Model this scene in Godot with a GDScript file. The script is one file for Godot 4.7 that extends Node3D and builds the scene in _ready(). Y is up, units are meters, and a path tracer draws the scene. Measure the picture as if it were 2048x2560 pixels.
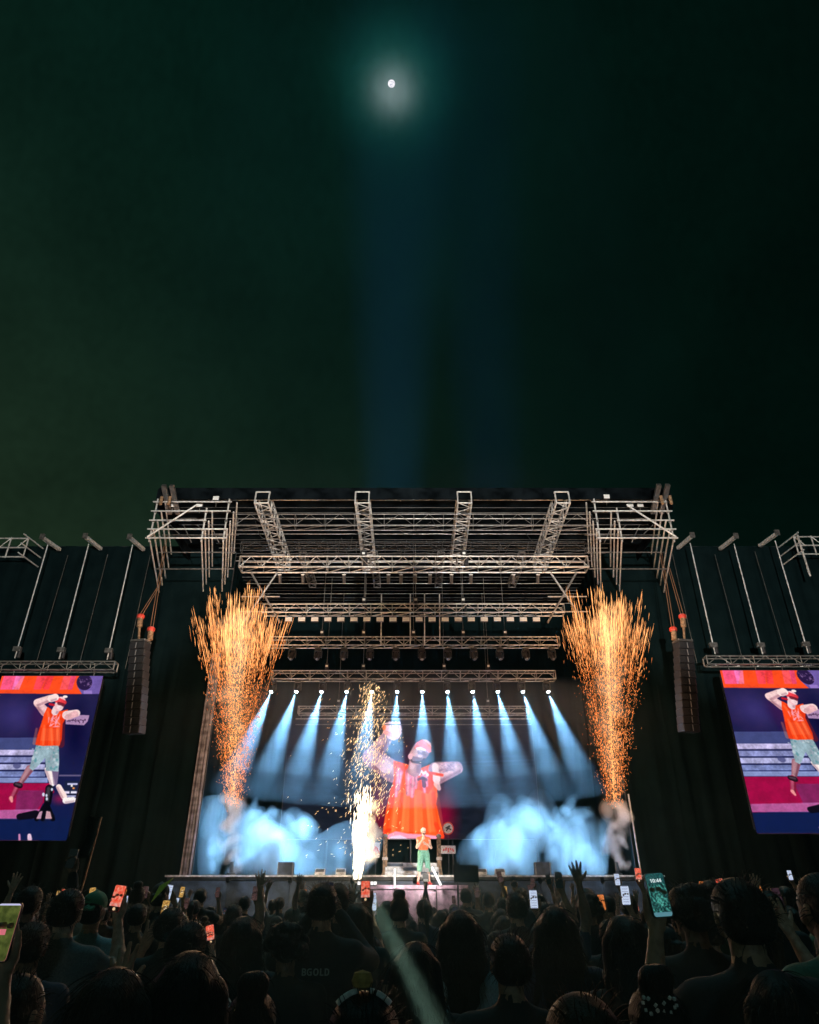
extends Node3D
# Night concert seen from the crowd: a truss-roofed stage with sparks, smoke, lit beams and three picture screens.

const F := 1713.0                      # focal length of the photograph in its own pixels
const PITCH := deg_to_rad(29.5)
const EYE := Vector3(0, 1.8, 0)
const CX := 0.2                        # the stage's middle lies a little beside the camera's axis

var rng := RandomNumberGenerator.new()
var M := {}
var used_names := {}
var unit_rod: ArrayMesh
var unit_box: ArrayMesh
var ORD := ["first", "second", "third", "fourth", "fifth", "sixth", "seventh", "eighth", "ninth", "tenth", "eleventh", "twelfth", "thirteenth", "fourteenth", "fifteenth", "sixteenth", "seventeenth", "eighteenth", "nineteenth", "twentieth", "twenty-first", "twenty-second", "twenty-third", "twenty-fourth", "twenty-fifth", "twenty-sixth", "twenty-seventh", "twenty-eighth", "twenty-ninth", "thirtieth"]


func _ready() -> void:
	rng.seed = 4711
	camera_and_air()
	materials()
	crowd_materials()
	unit_rod = rod_mesh()
	unit_box = box_mesh()
	ground_and_deck()
	roof()
	wing_walls()
	wing_scaffolds()
	rigging()
	back_screen()
	side_screens()
	speaker_columns()
	stage_set()
	performer()
	fireworks()
	crowd()
	haze()


# ---------------------------------------------------------------- camera, sky, light
func camera_and_air() -> void:
	var cam := Camera3D.new()
	cam.name = "camera"
	cam.fov = rad_to_deg(2.0 * atan(1280.0 / F))
	cam.near = 0.05
	cam.far = 6000.0
	cam.position = EYE
	cam.rotation.x = PITCH
	add_child(cam)
	cam.current = true

	var sky_image := Image.create(1024, 512, false, Image.FORMAT_RGBF)
	var fine := FastNoiseLite.new()
	fine.seed = 5
	fine.frequency = 2.1
	fine.fractal_octaves = 4
	var moon := (P(979, 209, 1.0) - EYE).normalized()
	var veil := (P(982, 226, 1.0) - EYE).normalized()       # thin cloud lit by the moon, a little below it
	for j in 512:
		var el := (0.5 - (j + 0.5) / 512.0) * PI
		for i in 1024:
			var az := (i + 0.5) / 1024.0 * TAU
			var d := Vector3(sin(az) * cos(el), sin(el), -cos(az) * cos(el))
			var n := fine.get_noise_3dv(d * 2.0) * 0.30 + fine.get_noise_3dv(d * 40.0) * 0.22 + 1.0
			# night air: teal overhead, olive town glow low down and towards the west side
			var low := pow(clampf(1.0 - absf(d.y), 0, 1), 1.6)
			var west := clampf(0.52 - 0.85 * d.x, 0.05, 1.1)
			var c := Vector3(0.0010, 0.0092, 0.0066) * (0.30 + 0.95 * west)
			c += Vector3(0.0250, 0.0330, 0.0120) * low * west * west
			var a := acos(clampf(d.dot(moon), -1, 1))
			var a2 := acos(clampf(d.dot(veil), -1, 1))
			c += Vector3(0.006, 0.062, 0.050) * exp(-pow(a / 0.050, 2.0)) + Vector3(0.15, 0.155, 0.165) * exp(-pow(a2 / 0.023, 2.0))
			c += Vector3(0.0002, 0.006, 0.005) * exp(-a / 0.14)
			c *= n
			sky_image.set_pixel(i, j, Color(c.x, c.y, c.z))
	var pano := PanoramaSkyMaterial.new()
	pano.panorama = ImageTexture.create_from_image(sky_image)
	var sky := Sky.new()
	sky.sky_material = pano
	var env := Environment.new()
	env.background_mode = Environment.BG_SKY
	env.sky = sky
	env.tonemap_mode = Environment.TONE_MAPPER_LINEAR
	env.tonemap_exposure = 1.0
	env.volumetric_fog_enabled = true
	env.volumetric_fog_density = 0.0
	env.sdfgi_enabled = true
	env.ssao_enabled = true
	env.ssil_enabled = true
	var we := WorldEnvironment.new()
	we.name = "air"
	we.environment = env
	add_child(we)

	var sun := DirectionalLight3D.new()
	sun.name = "moonlight"
	sun.light_color = Color(0.55, 0.95, 1.0)
	sun.light_energy = 0.2
	sun.light_angular_distance = 0.5
	sun.shadow_enabled = true
	sun.sky_mode = DirectionalLight3D.SKY_MODE_LIGHT_ONLY
	add_child(sun)
	sun.look_at_from_position(Vector3.ZERO, -moon, Vector3.UP)

	var ball := SphereMesh.new()
	ball.radius = 6.6
	ball.height = 13.2
	ball.radial_segments = 32
	ball.rings = 16
	var mm := StandardMaterial3D.new()
	mm.albedo_color = Color(0.3, 0.3, 0.32)
	mm.emission_enabled = true
	mm.emission_operator = BaseMaterial3D.EMISSION_OP_MULTIPLY
	mm.emission = Color(1, 1, 1)
	mm.emission_energy_multiplier = 1.15
	var spots := NoiseTexture2D.new()
	spots.width = 128
	spots.height = 128
	spots.seamless = true
	var sn := FastNoiseLite.new()
	sn.seed = 9
	sn.frequency = 0.03
	spots.noise = sn
	var ramp := Gradient.new()
	ramp.offsets = PackedFloat32Array([0.0, 0.4, 0.6, 1.0])
	ramp.colors = PackedColorArray([Color(0.72, 0.72, 0.78), Color(0.84, 0.83, 0.87), Color(0.97, 0.96, 0.98), Color(1, 1, 1)])
	spots.color_ramp = ramp
	mm.emission_texture = spots
	var o := mesh_node("moon_in_sky", ball, mm, self)
	o.position = EYE + moon * 1500.0
	tag(o, "full white moon high in the night sky above the stage", "moon")


func P(u: float, v: float, d: float) -> Vector3:
	# the point d metres in front of the camera's place (along -z) that the photograph shows at (u, v)
	var y := (1280.0 - v) / F
	var dir := Vector3((u - 1024.0) / F, y * cos(PITCH) + sin(PITCH), -cos(PITCH) + y * sin(PITCH))
	return EYE + dir * (d / -dir.z)


# ---------------------------------------------------------------- helpers
func numbered(n: String) -> String:
	if not used_names.has(n):
		used_names[n] = 0
		return n
	used_names[n] += 1
	return "%s_%03d" % [n, used_names[n]]


func tag(o: Node, label: String, category := "", group := "", kind := "") -> void:
	if label != "":
		o.set_meta("label", label)
	if category != "":
		o.set_meta("category", category)
	if group != "":
		o.set_meta("group", group)
	if kind != "":
		o.set_meta("kind", kind)


func mesh_node(called: String, m: Mesh, mat: Material, parent: Node) -> MeshInstance3D:
	var o := MeshInstance3D.new()
	o.name = numbered(called) if parent == self else called
	o.mesh = m
	if mat:
		o.material_override = mat
	parent.add_child(o, true)
	return o


func thing(called: String, label: String, category: String, at := Vector3.ZERO, group := "") -> Node3D:
	var o := Node3D.new()
	o.name = numbered(called)
	add_child(o)
	o.position = at
	tag(o, label, category, group, "thing")
	return o


func rod_mesh() -> ArrayMesh:
	# a round bar of radius 1 from y = 0 to y = 1
	var st := SurfaceTool.new()
	st.begin(Mesh.PRIMITIVE_TRIANGLES)
	var n := 8
	for i in n:
		var a := TAU * i / n
		var b := TAU * (i + 1) / n
		var p := Vector3(cos(a), 0, sin(a))
		var q := Vector3(cos(b), 0, sin(b))
		for tri in [[p, q, q + Vector3.UP], [p, q + Vector3.UP, p + Vector3.UP]]:
			for w in tri:
				st.set_normal(Vector3(w.x, 0, w.z))
				st.add_vertex(w)
		for cap in [0.0, 1.0]:
			var up := Vector3(0, cap, 0)
			var ns := Vector3(0, cap * 2 - 1, 0)
			for w in ([up, p + up, q + up] if cap == 1.0 else [up, q, p]):
				st.set_normal(ns)
				st.add_vertex(w)
	return st.commit()


func box_mesh() -> ArrayMesh:
	# a cube of side 1 with small chamfers
	var st := SurfaceTool.new()
	st.begin(Mesh.PRIMITIVE_TRIANGLES)
	var h := 0.5
	var c := 0.47
	for axis in 3:
		for s in [-1.0, 1.0]:
			var n := Vector3.ZERO
			n[axis] = s
			var u := Vector3.ZERO
			u[(axis + 1) % 3] = c
			var v := Vector3.ZERO
			v[(axis + 2) % 3] = c
			quad(st, n * h - u - v, n * h + u - v, n * h + u + v, n * h - u + v)
			for k in [-1.0, 1.0]:
				for ax2 in [(axis + 1) % 3]:
					var m := Vector3.ZERO
					m[ax2] = k
					var w := Vector3.ZERO
					w[(axis + 2) % 3] = c
					quad(st, n * h + m * c - w, n * h + m * c + w, m * h + n * c + w, m * h + n * c - w)
	return st.commit()


func quad(st: SurfaceTool, a: Vector3, b: Vector3, c: Vector3, d: Vector3) -> void:
	# flat, turned outwards from the origin of the shape
	var n := (b - a).cross(c - a).normalized()
	var out := n.dot((a + b + c + d) * 0.25) > 0
	if not out:
		n = -n
	for w in ([a, c, b, a, d, c] if out else [a, b, c, a, c, d]):
		st.set_normal(n)
		st.add_vertex(w)


func quad_n(st: SurfaceTool, a: Vector3, b: Vector3, c: Vector3, d: Vector3, uv := false) -> void:
	# flat; seen from the side on which a, b, c, d run counter-clockwise
	var n := (b - a).cross(c - a).normalized()
	var p := [a, c, b, a, d, c]
	var t := [Vector2(0, 1), Vector2(1, 0), Vector2(1, 1), Vector2(0, 1), Vector2(0, 0), Vector2(1, 0)]
	for i in 6:
		st.set_normal(n)
		if uv:
			st.set_uv(t[i])
		st.add_vertex(p[i])


func rod(called: String, a: Vector3, b: Vector3, r: float, mat: Material, parent: Node) -> MeshInstance3D:
	var o := mesh_node(called, unit_rod, mat, parent)
	var y := b - a
	var n := y.normalized()
	var x := n.cross(Vector3(0.31, 0.2, 0.93)).normalized()
	o.transform = Transform3D(Basis(x * r, y, x.cross(n) * r), a)
	return o


func box(called: String, at: Vector3, size: Vector3, mat: Material, parent: Node, turn := Basis()) -> MeshInstance3D:
	var o := mesh_node(called, unit_box, mat, parent)
	o.transform = Transform3D(turn * Basis.from_scale(size), at)
	return o


func lathe(profile: Array, n := 20) -> ArrayMesh:
	# profile: [radius, y] from bottom to top
	var st := SurfaceTool.new()
	st.begin(Mesh.PRIMITIVE_TRIANGLES)
	st.set_smooth_group(-1)
	for k in profile.size() - 1:
		var p = profile[k]
		var q = profile[k + 1]
		for i in n:
			var a := TAU * i / n
			var b := TAU * (i + 1) / n
			var v := [Vector3(cos(a) * p[0], p[1], sin(a) * p[0]), Vector3(cos(b) * p[0], p[1], sin(b) * p[0]), Vector3(cos(b) * q[0], q[1], sin(b) * q[0]), Vector3(cos(a) * q[0], q[1], sin(a) * q[0])]
			for t in [0, 1, 2, 0, 2, 3]:
				st.add_vertex(v[t])
	st.generate_normals()
	return st.commit()


func noise_tex(freq: float, seed_: int, colors: Array, size := 256, octaves := 4) -> NoiseTexture2D:
	var t := NoiseTexture2D.new()
	t.width = size
	t.height = size
	t.seamless = true
	var n := FastNoiseLite.new()
	n.seed = seed_
	n.frequency = freq
	n.fractal_octaves = octaves
	t.noise = n
	var g := Gradient.new()
	var offs := PackedFloat32Array()
	var cols := PackedColorArray()
	for i in colors.size():
		offs.append(0.2 + 0.6 * i / maxf(1.0, colors.size() - 1))
		cols.append(colors[i])
	g.offsets = offs
	g.colors = cols
	t.color_ramp = g
	return t


func mat(name_: String, c: Color, rough := 0.8, metal := 0.0, extra := {}) -> StandardMaterial3D:
	# c is a real-world (linear) base colour
	var m := StandardMaterial3D.new()
	m.resource_name = name_
	m.albedo_color = c.linear_to_srgb()
	m.roughness = rough
	m.metallic = metal
	if extra.has("grain"):
		var g: Array = extra.grain    # [texture, scale]
		m.albedo_texture = g[0]
		m.uv1_triplanar = true
		m.uv1_world_triplanar = true
		m.uv1_scale = Vector3.ONE * g[1]
	if extra.has("rim"):
		m.rim_enabled = true
		m.rim = extra.rim
		m.rim_tint = 0.5
	if extra.has("matte"):
		m.specular_mode = BaseMaterial3D.SPECULAR_DISABLED
	if extra.has("strands"):
		# fine ridges that run down the hair
		m.normal_enabled = true
		m.normal_texture = extra.strands
		m.normal_scale = 1.0
		m.metallic_specular = 0.3
		m.uv1_triplanar = true
		m.uv1_scale = Vector3(26, 2.2, 26)
	if extra.has("cull"):
		m.cull_mode = BaseMaterial3D.CULL_DISABLED
	M[name_] = m
	return m


func glow(name_: String, c: Color, energy: float) -> StandardMaterial3D:
	var m := StandardMaterial3D.new()
	m.resource_name = name_
	m.albedo_color = Color(0.05, 0.05, 0.05)
	m.emission_enabled = true
	m.emission = c.linear_to_srgb()
	m.emission_energy_multiplier = energy
	M[name_] = m
	return m


func materials() -> void:
	var scuff := noise_tex(0.02, 3, [Color(0.72, 0.72, 0.72), Color(0.9, 0.9, 0.9), Color(1, 1, 1)])
	var dust := noise_tex(0.012, 8, [Color(0.6, 0.6, 0.6), Color(0.85, 0.85, 0.85), Color(1, 1, 1)])
	var faint := noise_tex(0.03, 15, [Color(0.88, 0.88, 0.88), Color(1, 1, 1)])
	mat("aluminium", Color(0.62, 0.59, 0.55), 0.36, 0.8, {"grain": [scuff, 0.7]})
	mat("steel", Color(0.30, 0.29, 0.28), 0.42, 0.8, {"grain": [scuff, 0.9]})
	mat("dull_steel", Color(0.10, 0.10, 0.10), 0.5, 0.5, {"grain": [scuff, 0.9]})
	mat("galvanised", Color(0.70, 0.69, 0.67), 0.48, 0.3, {"grain": [scuff, 0.8]})
	mat("black_paint", Color(0.018, 0.018, 0.02), 0.45)
	mat("black_plastic", Color(0.025, 0.025, 0.028), 0.38)
	mat("tarp", Color(0.006, 0.009, 0.011), 0.9, 0.0, {"matte": true, "grain": [dust, 0.3]})
	mat("scrim", Color(0.0045, 0.0115, 0.013), 0.95, 0.0, {"grain": [faint, 0.13], "matte": true, "cull": true})
	mat("pale_drape", Color(0.26, 0.26, 0.31), 0.9, 0.0, {"grain": [dust, 0.6], "matte": true, "cull": true})
	mat("deck", Color(0.05, 0.05, 0.052), 0.6, 0.0, {"grain": [dust, 0.8]})
	mat("white_trim", Color(0.7, 0.72, 0.74), 0.5, 0.0, {"grain": [scuff, 0.7]})
	mat("grey_panel", Color(0.07, 0.10, 0.15), 0.7, 0.0, {"grain": [dust, 0.7]})
	mat("pink_panel", Color(0.62, 0.42, 0.52), 0.6, 0.0, {"grain": [scuff, 0.6]})
	mat("timber", Color(0.36, 0.22, 0.12), 0.75, 0.0, {"grain": [dust, 2.0]})
	mat("red_hoist", Color(0.55, 0.05, 0.03), 0.5)
	mat("chain", Color(0.30, 0.16, 0.09), 0.5, 0.5)
	mat("lens_off", Color(0.12, 0.13, 0.15), 0.12)
	mat("strobe_face", Color(0.75, 0.75, 0.73), 0.35)
	mat("sign_white", Color(0.62, 0.55, 0.5), 0.6, 0.0, {"grain": [scuff, 3.0]})
	mat("sign_red", Color(0.55, 0.04, 0.03), 0.6)
	mat("sign_dark", Color(0.03, 0.02, 0.02), 0.6)
	mat("grass", Color(0.045, 0.055, 0.03), 0.95, 0.0, {"grain": [dust, 0.2]})
	glow("lamp_face", Color(0.75, 0.92, 1.0), 22.0)
	glow("tube_glow", Color(1.0, 0.96, 0.95), 1.6)
	mat("speaker_grille", Color(0.16, 0.16, 0.17), 0.4, 0.5, {"grain": [noise_tex(0.25, 44, [Color(0.2, 0.2, 0.2), Color(1, 1, 1)], 128, 2), 5.0]})
	mat("speaker_rail", Color(0.45, 0.45, 0.46), 0.4, 0.6)


# ---------------------------------------------------------------- ground and stage platform
func ground_and_deck() -> void:
	var st := SurfaceTool.new()
	st.begin(Mesh.PRIMITIVE_TRIANGLES)
	quad_n(st, Vector3(-300, 0, 300), Vector3(300, 0, 300), Vector3(300, 0, -500), Vector3(-300, 0, -500))
	var g := mesh_node("ground", st.commit(), M.grass, self)
	tag(g, "", "", "", "structure")

	var deck_y := P(1024, 2187, 28.0).y
	var o := thing("stage_platform", "wide black stage deck with a white front edge behind the crowd", "stage", Vector3(CX, 0, -28))
	for i in 8:
		box("deck_panel", Vector3(-7.9 + 2.255 * i, deck_y - 0.09, -6.2), Vector3(2.25, 0.18, 12.3), M.deck, o)
	for i in 8:
		box("skirt_panel", Vector3(-7.9 + 2.255 * i, (deck_y - 0.2) * 0.5, -0.08), Vector3(2.24, deck_y - 0.2, 0.06), M.grey_panel, o)
		box("edge_trim", Vector3(-7.9 + 2.255 * i, deck_y - 0.04, 0.005), Vector3(2.25, 0.06, 0.05), M.white_trim, o)
	# the runway in front, lower than the deck, on which the singer stands
	var t_top := P(1060, 2213, 26.6).y
	var tr := thing("runway", "pale pink faced runway jutting from the stage under the singer", "runway", Vector3(P(1045, 2213, 26.5).x, 0, -26.4))
	box("walkway", Vector3(0, t_top - 0.06, -0.72), Vector3(3.4, 0.12, 1.5), M.pink_panel, tr)
	for k in 3:
		box("front_panel", Vector3(-1.13 + 1.13 * k, (t_top - 0.14) * 0.5, -0.04), Vector3(1.12, t_top - 0.14, 0.05), M.pink_panel, tr)


# ---------------------------------------------------------------- trusses
func truss(called: String, label: String, a: Vector3, b: Vector3, w: float, h: float, module_: float, r := 0.028, group := "lighting trusses", m: Material = null) -> Node3D:
	# a box truss from a to b: four chords, and on each face uprights and slanted braces
	if m == null:
		m = M.aluminium
	var o := thing(called, label, "truss", a, group)
	var ax := b - a
	var length := ax.length()
	ax /= length
	var up := Vector3.UP - ax * ax.dot(Vector3.UP)
	up = up.normalized()
	var side := ax.cross(up).normalized()
	var c := [up * h * 0.5 + side * w * 0.5, up * h * 0.5 - side * w * 0.5, -up * h * 0.5 - side * w * 0.5, -up * h * 0.5 + side * w * 0.5]
	for k in 4:
		rod("chord", c[k], c[k] + ax * length, r, m, o)
	var n := maxi(1, roundi(length / module_))
	var s := length / n
	for i in n + 1:
		for k in 4:
			if k % 2 == 1 or i % 2 == 0 or i == n:
				rod("upright" if k % 2 else "cross_bar", c[k] + ax * s * i, c[(k + 1) % 4] + ax * s * i, r * (0.95 if i == 0 or i == n else 0.62), m, o)
	for i in n:
		for k in 4:
			var parts := 2
			if k == 0 or (k == 1 and absf(ax.x) > 0.5):
				continue          # light trusses: the top and the far side carry no slanted braces
			if k == 2 and absf(ax.x) > 0.5:
				parts = 1
			for j in parts:
				var p := ax * s * (i + float(j) / parts)
				var q := ax * s * (i + float(j + 1) / parts)
				if j % 2 == 0:
					rod("brace", c[k] + p, c[(k + 1) % 4] + q, r * 0.5, m, o)
				else:
					rod("brace", c[(k + 1) % 4] + p, c[k] + q, r * 0.5, m, o)
	return o


func roof() -> void:
	var front := 27.0
	var top := P(1030, 1222, front).y
	var low := P(1030, 1250, front).y
	var half := 11.75
	var o := thing("stage_canopy", "black tarpaulin stage roof ribbed underneath with many pale purlins", "roof", Vector3(CX, low, -front))
	# covering: one folded sheet with thickness, falling a little to the back
	var st := SurfaceTool.new()
	st.begin(Mesh.PRIMITIVE_TRIANGLES)
	var back := 13.0
	var y0 := 0.32
	for i in 24:
		var xa := -half + 2 * half * i / 24.0
		var xb := -half + 2 * half * (i + 1) / 24.0
		for j in 8:
			var za := -back * j / 8.0
			var zb := -back * (j + 1) / 8.0
			var sag := func(x, z): return y0 - 0.03 * absf(z) + 0.025 * sin(x * 5.0) * sin(z * 1.7)
			var pa := Vector3(xa, sag.call(xa, za), za)
			var pb := Vector3(xb, sag.call(xb, za), za)
			var pc := Vector3(xb, sag.call(xb, zb), zb)
			var pd := Vector3(xa, sag.call(xa, zb), zb)
			quad_n(st, pa, pd, pc, pb)
			var lift := Vector3(0, 0.06, 0)
			quad_n(st, pa + lift, pb + lift, pc + lift, pd + lift)
	mesh_node("cover", st.commit(), M.tarp, o)
	for i in 8:
		var w := 2 * half / 8.0
		box("fascia_panel", Vector3(-half + w * (i + 0.5), (top - low) * 0.5, 0.06), Vector3(w - 0.01, top - low, 0.05), M.tarp, o)
	for s in [-1, 1]:
		box("side_flap", Vector3(s * (half + 0.03), 0.1, -back * 0.5), Vector3(0.05, 1.0, back), M.tarp, o)
	# purlins in pairs, close together far back as the photograph shows
	var n := 26
	for i in n:
		var z := -0.35 - 12.3 * pow(i / float(n - 1), 0.94)
		var y := y0 - 0.03 * absf(z) - 0.1 - (0.05 if i % 3 == 1 else 0.0)
		var r := 0.026 if i % 4 == 0 else (0.013 if i % 2 else 0.018)
		var wide := half - 0.25 if i < 6 else half - 1.6
		rod("purlin", Vector3(-wide, y, z), Vector3(wide, y, z), r, M.dull_steel if i % 3 else M.aluminium, o)
	# the lattice along the front, under the fascia
	truss("front_roof_truss", "long lattice truss along the front edge of the stage roof", Vector3(CX - 8.2, low - 0.75, -front - 0.75), Vector3(CX + 8.2, low - 0.75, -front - 0.75), 0.45, 0.6, 1.4, 0.022, "roof trusses", M.steel)
	truss("rear_roof_truss", "thin lattice truss under the roof behind the front one", Vector3(CX - 8.4, low - 0.95, -front - 3.0), Vector3(CX + 8.4, low - 0.95, -front - 3.0), 0.4, 0.45, 1.4, 0.018, "roof trusses", M.dull_steel)
	# trusses from front to back
	var xs := [-6.9, -2.35, 2.3, 6.75]
	var where := ["outer one on the left", "inner one left of the middle", "inner one right of the middle", "outer one on the right"]
	for i in 4:
		truss("roof_rafter_truss", "pale roof rafter running front to back, " + where[i], Vector3(CX + xs[i], low + 0.02, -front + 0.2), Vector3(CX + xs[i] * 0.985, low - 0.55, -front - 5.8), 0.62, 0.62, 0.75, 0.038, "roof rafters", M.galvanised)
	xs = [-5.6, -2.0, 1.4, 5.5]
	where = ["far left of the four short ones", "second of the four short ones from the left", "third of the four short ones from the left", "far right of the four short ones"]
	for i in 4:
		truss("short_rafter_truss", "short dull rafter under the roof, " + where[i], Vector3(CX + xs[i], low - 0.75, -front - 4.2), Vector3(CX + xs[i] * 0.98, low - 0.9, -front - 7.6), 0.34, 0.34, 0.55, 0.024, "short roof rafters", M.steel)
	# cables slung under the roof
	for i in 26:
		var x := rng.randf_range(-8.0, 8.0)
		var z := rng.randf_range(-1.2, -6.5)
		var a := Vector3(x, -0.1, z)
		var b := a + Vector3(rng.randf_range(-1.6, 1.6), rng.randf_range(-0.1, 0.1), rng.randf_range(-0.8, 0.8))
		cable("cable", "", a, b, rng.randf_range(0.2, 0.9), 0.014, M.black_plastic, "", o)


func cable(called: String, label: String, a: Vector3, b: Vector3, sag: float, r: float, m: Material, group := "", parent: Node = null) -> void:
	var pts := []
	for i in 13:
		var t := i / 12.0
		pts.append(a.lerp(b, t) - Vector3(0, sag * 4.0 * t * (1.0 - t), 0))
	var o := mesh_node(called, tube(pts, r, r), m, self if parent == null else parent)
	if parent == null:
		tag(o, label, "cable", group)


func tube(pts: Array, r0: float, r1: float, n := 5) -> ArrayMesh:
	var st := SurfaceTool.new()
	st.begin(Mesh.PRIMITIVE_TRIANGLES)
	var ring := []
	for i in pts.size():
		var d: Vector3 = (pts[mini(i + 1, pts.size() - 1)] - pts[maxi(i - 1, 0)]).normalized()
		var x := d.cross(Vector3(0.37, 0.11, 0.92)).normalized()
		var y := x.cross(d)
		var r := lerpf(r0, r1, i / float(pts.size() - 1))
		var row := []
		for k in n:
			var a := TAU * k / n
			var nn := x * cos(a) + y * sin(a)
			row.append([pts[i] + nn * r, nn])
		ring.append(row)
	for i in pts.size() - 1:
		for k in n:
			var q := [ring[i][k], ring[i][(k + 1) % n], ring[i + 1][(k + 1) % n], ring[i + 1][k]]
			for t in [0, 1, 2, 0, 2, 3]:
				st.set_normal(q[t][1])
				st.add_vertex(q[t][0])
	return st.commit()


# ---------------------------------------------------------------- black cloth walls at both sides
func cloth_sheet(w: float, h: float, seed_: int, depth := 0.05, waves := 5.0) -> ArrayMesh:
	# a hanging cloth, hung along x, its middle at x = 0, from y = 0 up to h; folds that deepen towards the hem
	var n := FastNoiseLite.new()
	n.seed = seed_
	n.frequency = 0.6
	var nx := 36
	var ny := 12
	var st := SurfaceTool.new()
	st.begin(Mesh.PRIMITIVE_TRIANGLES)
	st.set_smooth_group(1)
	var pt := func(i, j):
		var x: float = w * (float(i) / nx - 0.5)
		var y: float = h * float(j) / ny
		var f := 0.35 + 0.65 * (1.0 - float(j) / ny)
		var warp := n.get_noise_2d(x * 1.3, y * 0.25) * 2.4
		return Vector3(x, y, depth * f * sin(x * waves + warp) + depth * 0.7 * n.get_noise_2d(x * 2.2 + 40, y * 0.3))
	for side in [0, 1]:
		var off := Vector3(0, 0, -0.006 * side)
		for i in nx:
			for j in ny:
				var v := [pt.call(i, j) + off, pt.call(i + 1, j) + off, pt.call(i + 1, j + 1) + off, pt.call(i, j + 1) + off]
				for t in ([0, 2, 1, 0, 3, 2] if side == 0 else [0, 1, 2, 0, 2, 3]):
					st.add_vertex(v[t])
	st.generate_normals()
	return st.commit()


func wing_walls() -> void:
	var d := 32.6
	var top := P(200, 1366, d).y
	var sheets := []
	for k in 5:
		sheets.append(cloth_sheet(2.3, top - 0.02, 30 + k, 0.055, 4.0 + k))
	for s in [-1, 1]:
		var o := thing("scrim_wall", "tall black cloth wall on the left side of the stage" if s < 0 else "tall black cloth wall on the right side of the stage", "cloth wall", Vector3(CX, 0, -d), "black cloth walls")
		for i in 8:
			var c := mesh_node("cloth_panel", sheets[(i * 2 + (1 if s > 0 else 0)) % 5], M.scrim, o)
			c.position = Vector3(s * (10.55 + 2.25 * i), 0.02, 0.02 * (i % 2))
		rod("top_pipe", Vector3(s * 9.4, top, -0.06), Vector3(s * 28.0, top, -0.06), 0.04, M.black_paint, o)
		for i in 10:
			rod("standard", Vector3(s * (9.45 + 2.0 * i), 0, -0.3), Vector3(s * (9.45 + 2.0 * i), top, -0.3), 0.03, M.black_paint, o)
		# cloths that turn the corner into the stage
		var e := thing("side_masking", "black cloth running back along the left edge of the stage" if s < 0 else "black cloth running back along the right edge of the stage", "cloth wall", Vector3(CX + s * 9.6, 0, -d), "stage masking cloths")
		for i in 3:
			var c := mesh_node("cloth_panel", sheets[(i + 2) % 5], M.scrim, e)
			c.position = Vector3(s * 0.06 * i, 0.02, -1.2 - 2.25 * i)
			c.rotation.y = PI / 2
	# the pale drape on the left edge of the opening
	var leg := thing("drape_leg", "narrow pale drape hanging at the left edge of the stage opening", "drape", Vector3(P(500, 1930, d - 0.3).x, 0, -d + 0.3))
	for k in 2:
		var c := mesh_node("cloth_panel", cloth_sheet(0.24, 11.6, 71 + k, 0.04, 40.0), M.pale_drape, leg)
		c.position = Vector3(-0.11 + 0.22 * k, 0.6, 0.02 * k)
	var bg := thing("back_drape", "black cloth hanging across the back of the stage behind the large screen", "drape", Vector3(CX, 0, -39.6))
	for i in 10:
		var c := mesh_node("cloth_panel", sheets[i % 5], M.scrim, bg)
		c.position = Vector3(-10.3 + 2.3 * i, 0.02, 0.015 * (i % 2))
	var pole := P(1571, 1985, 32.2)
	var foot := P(1602, 2165, 32.2)
	var po := thing("guy_pole", "thin pale pole leaning at the right edge of the stage opening", "pole", foot)
	rod("pole", Vector3(0, -1.9, 0), pole - foot, 0.035, M.galvanised, po)
	rod("foot_plate", Vector3(0, -2.6, 0), Vector3(0, -1.9, 0), 0.06, M.steel, po)
	# leaning pole with a strip of cloth on the left
	var lo := P(222, 2160, 22.0)
	var hi := P(254, 2042, 22.0)
	var fp := thing("leaning_pole", "slanting pole with a furled dark flag left of the stage", "pole", lo)
	rod("pole", (lo - hi) * 0.9, hi - lo, 0.025, M.timber, fp)
	var furl := []
	for i in 10:
		var t := i / 9.0
		furl.append((hi - lo) * (0.15 + 0.85 * t) + Vector3(-0.16 - 0.04 * sin(t * 9), 0, 0.02 * cos(t * 11)))
	mesh_node("furled_flag", tube(furl, 0.13, 0.16, 8), M.scrim, fp)


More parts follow.
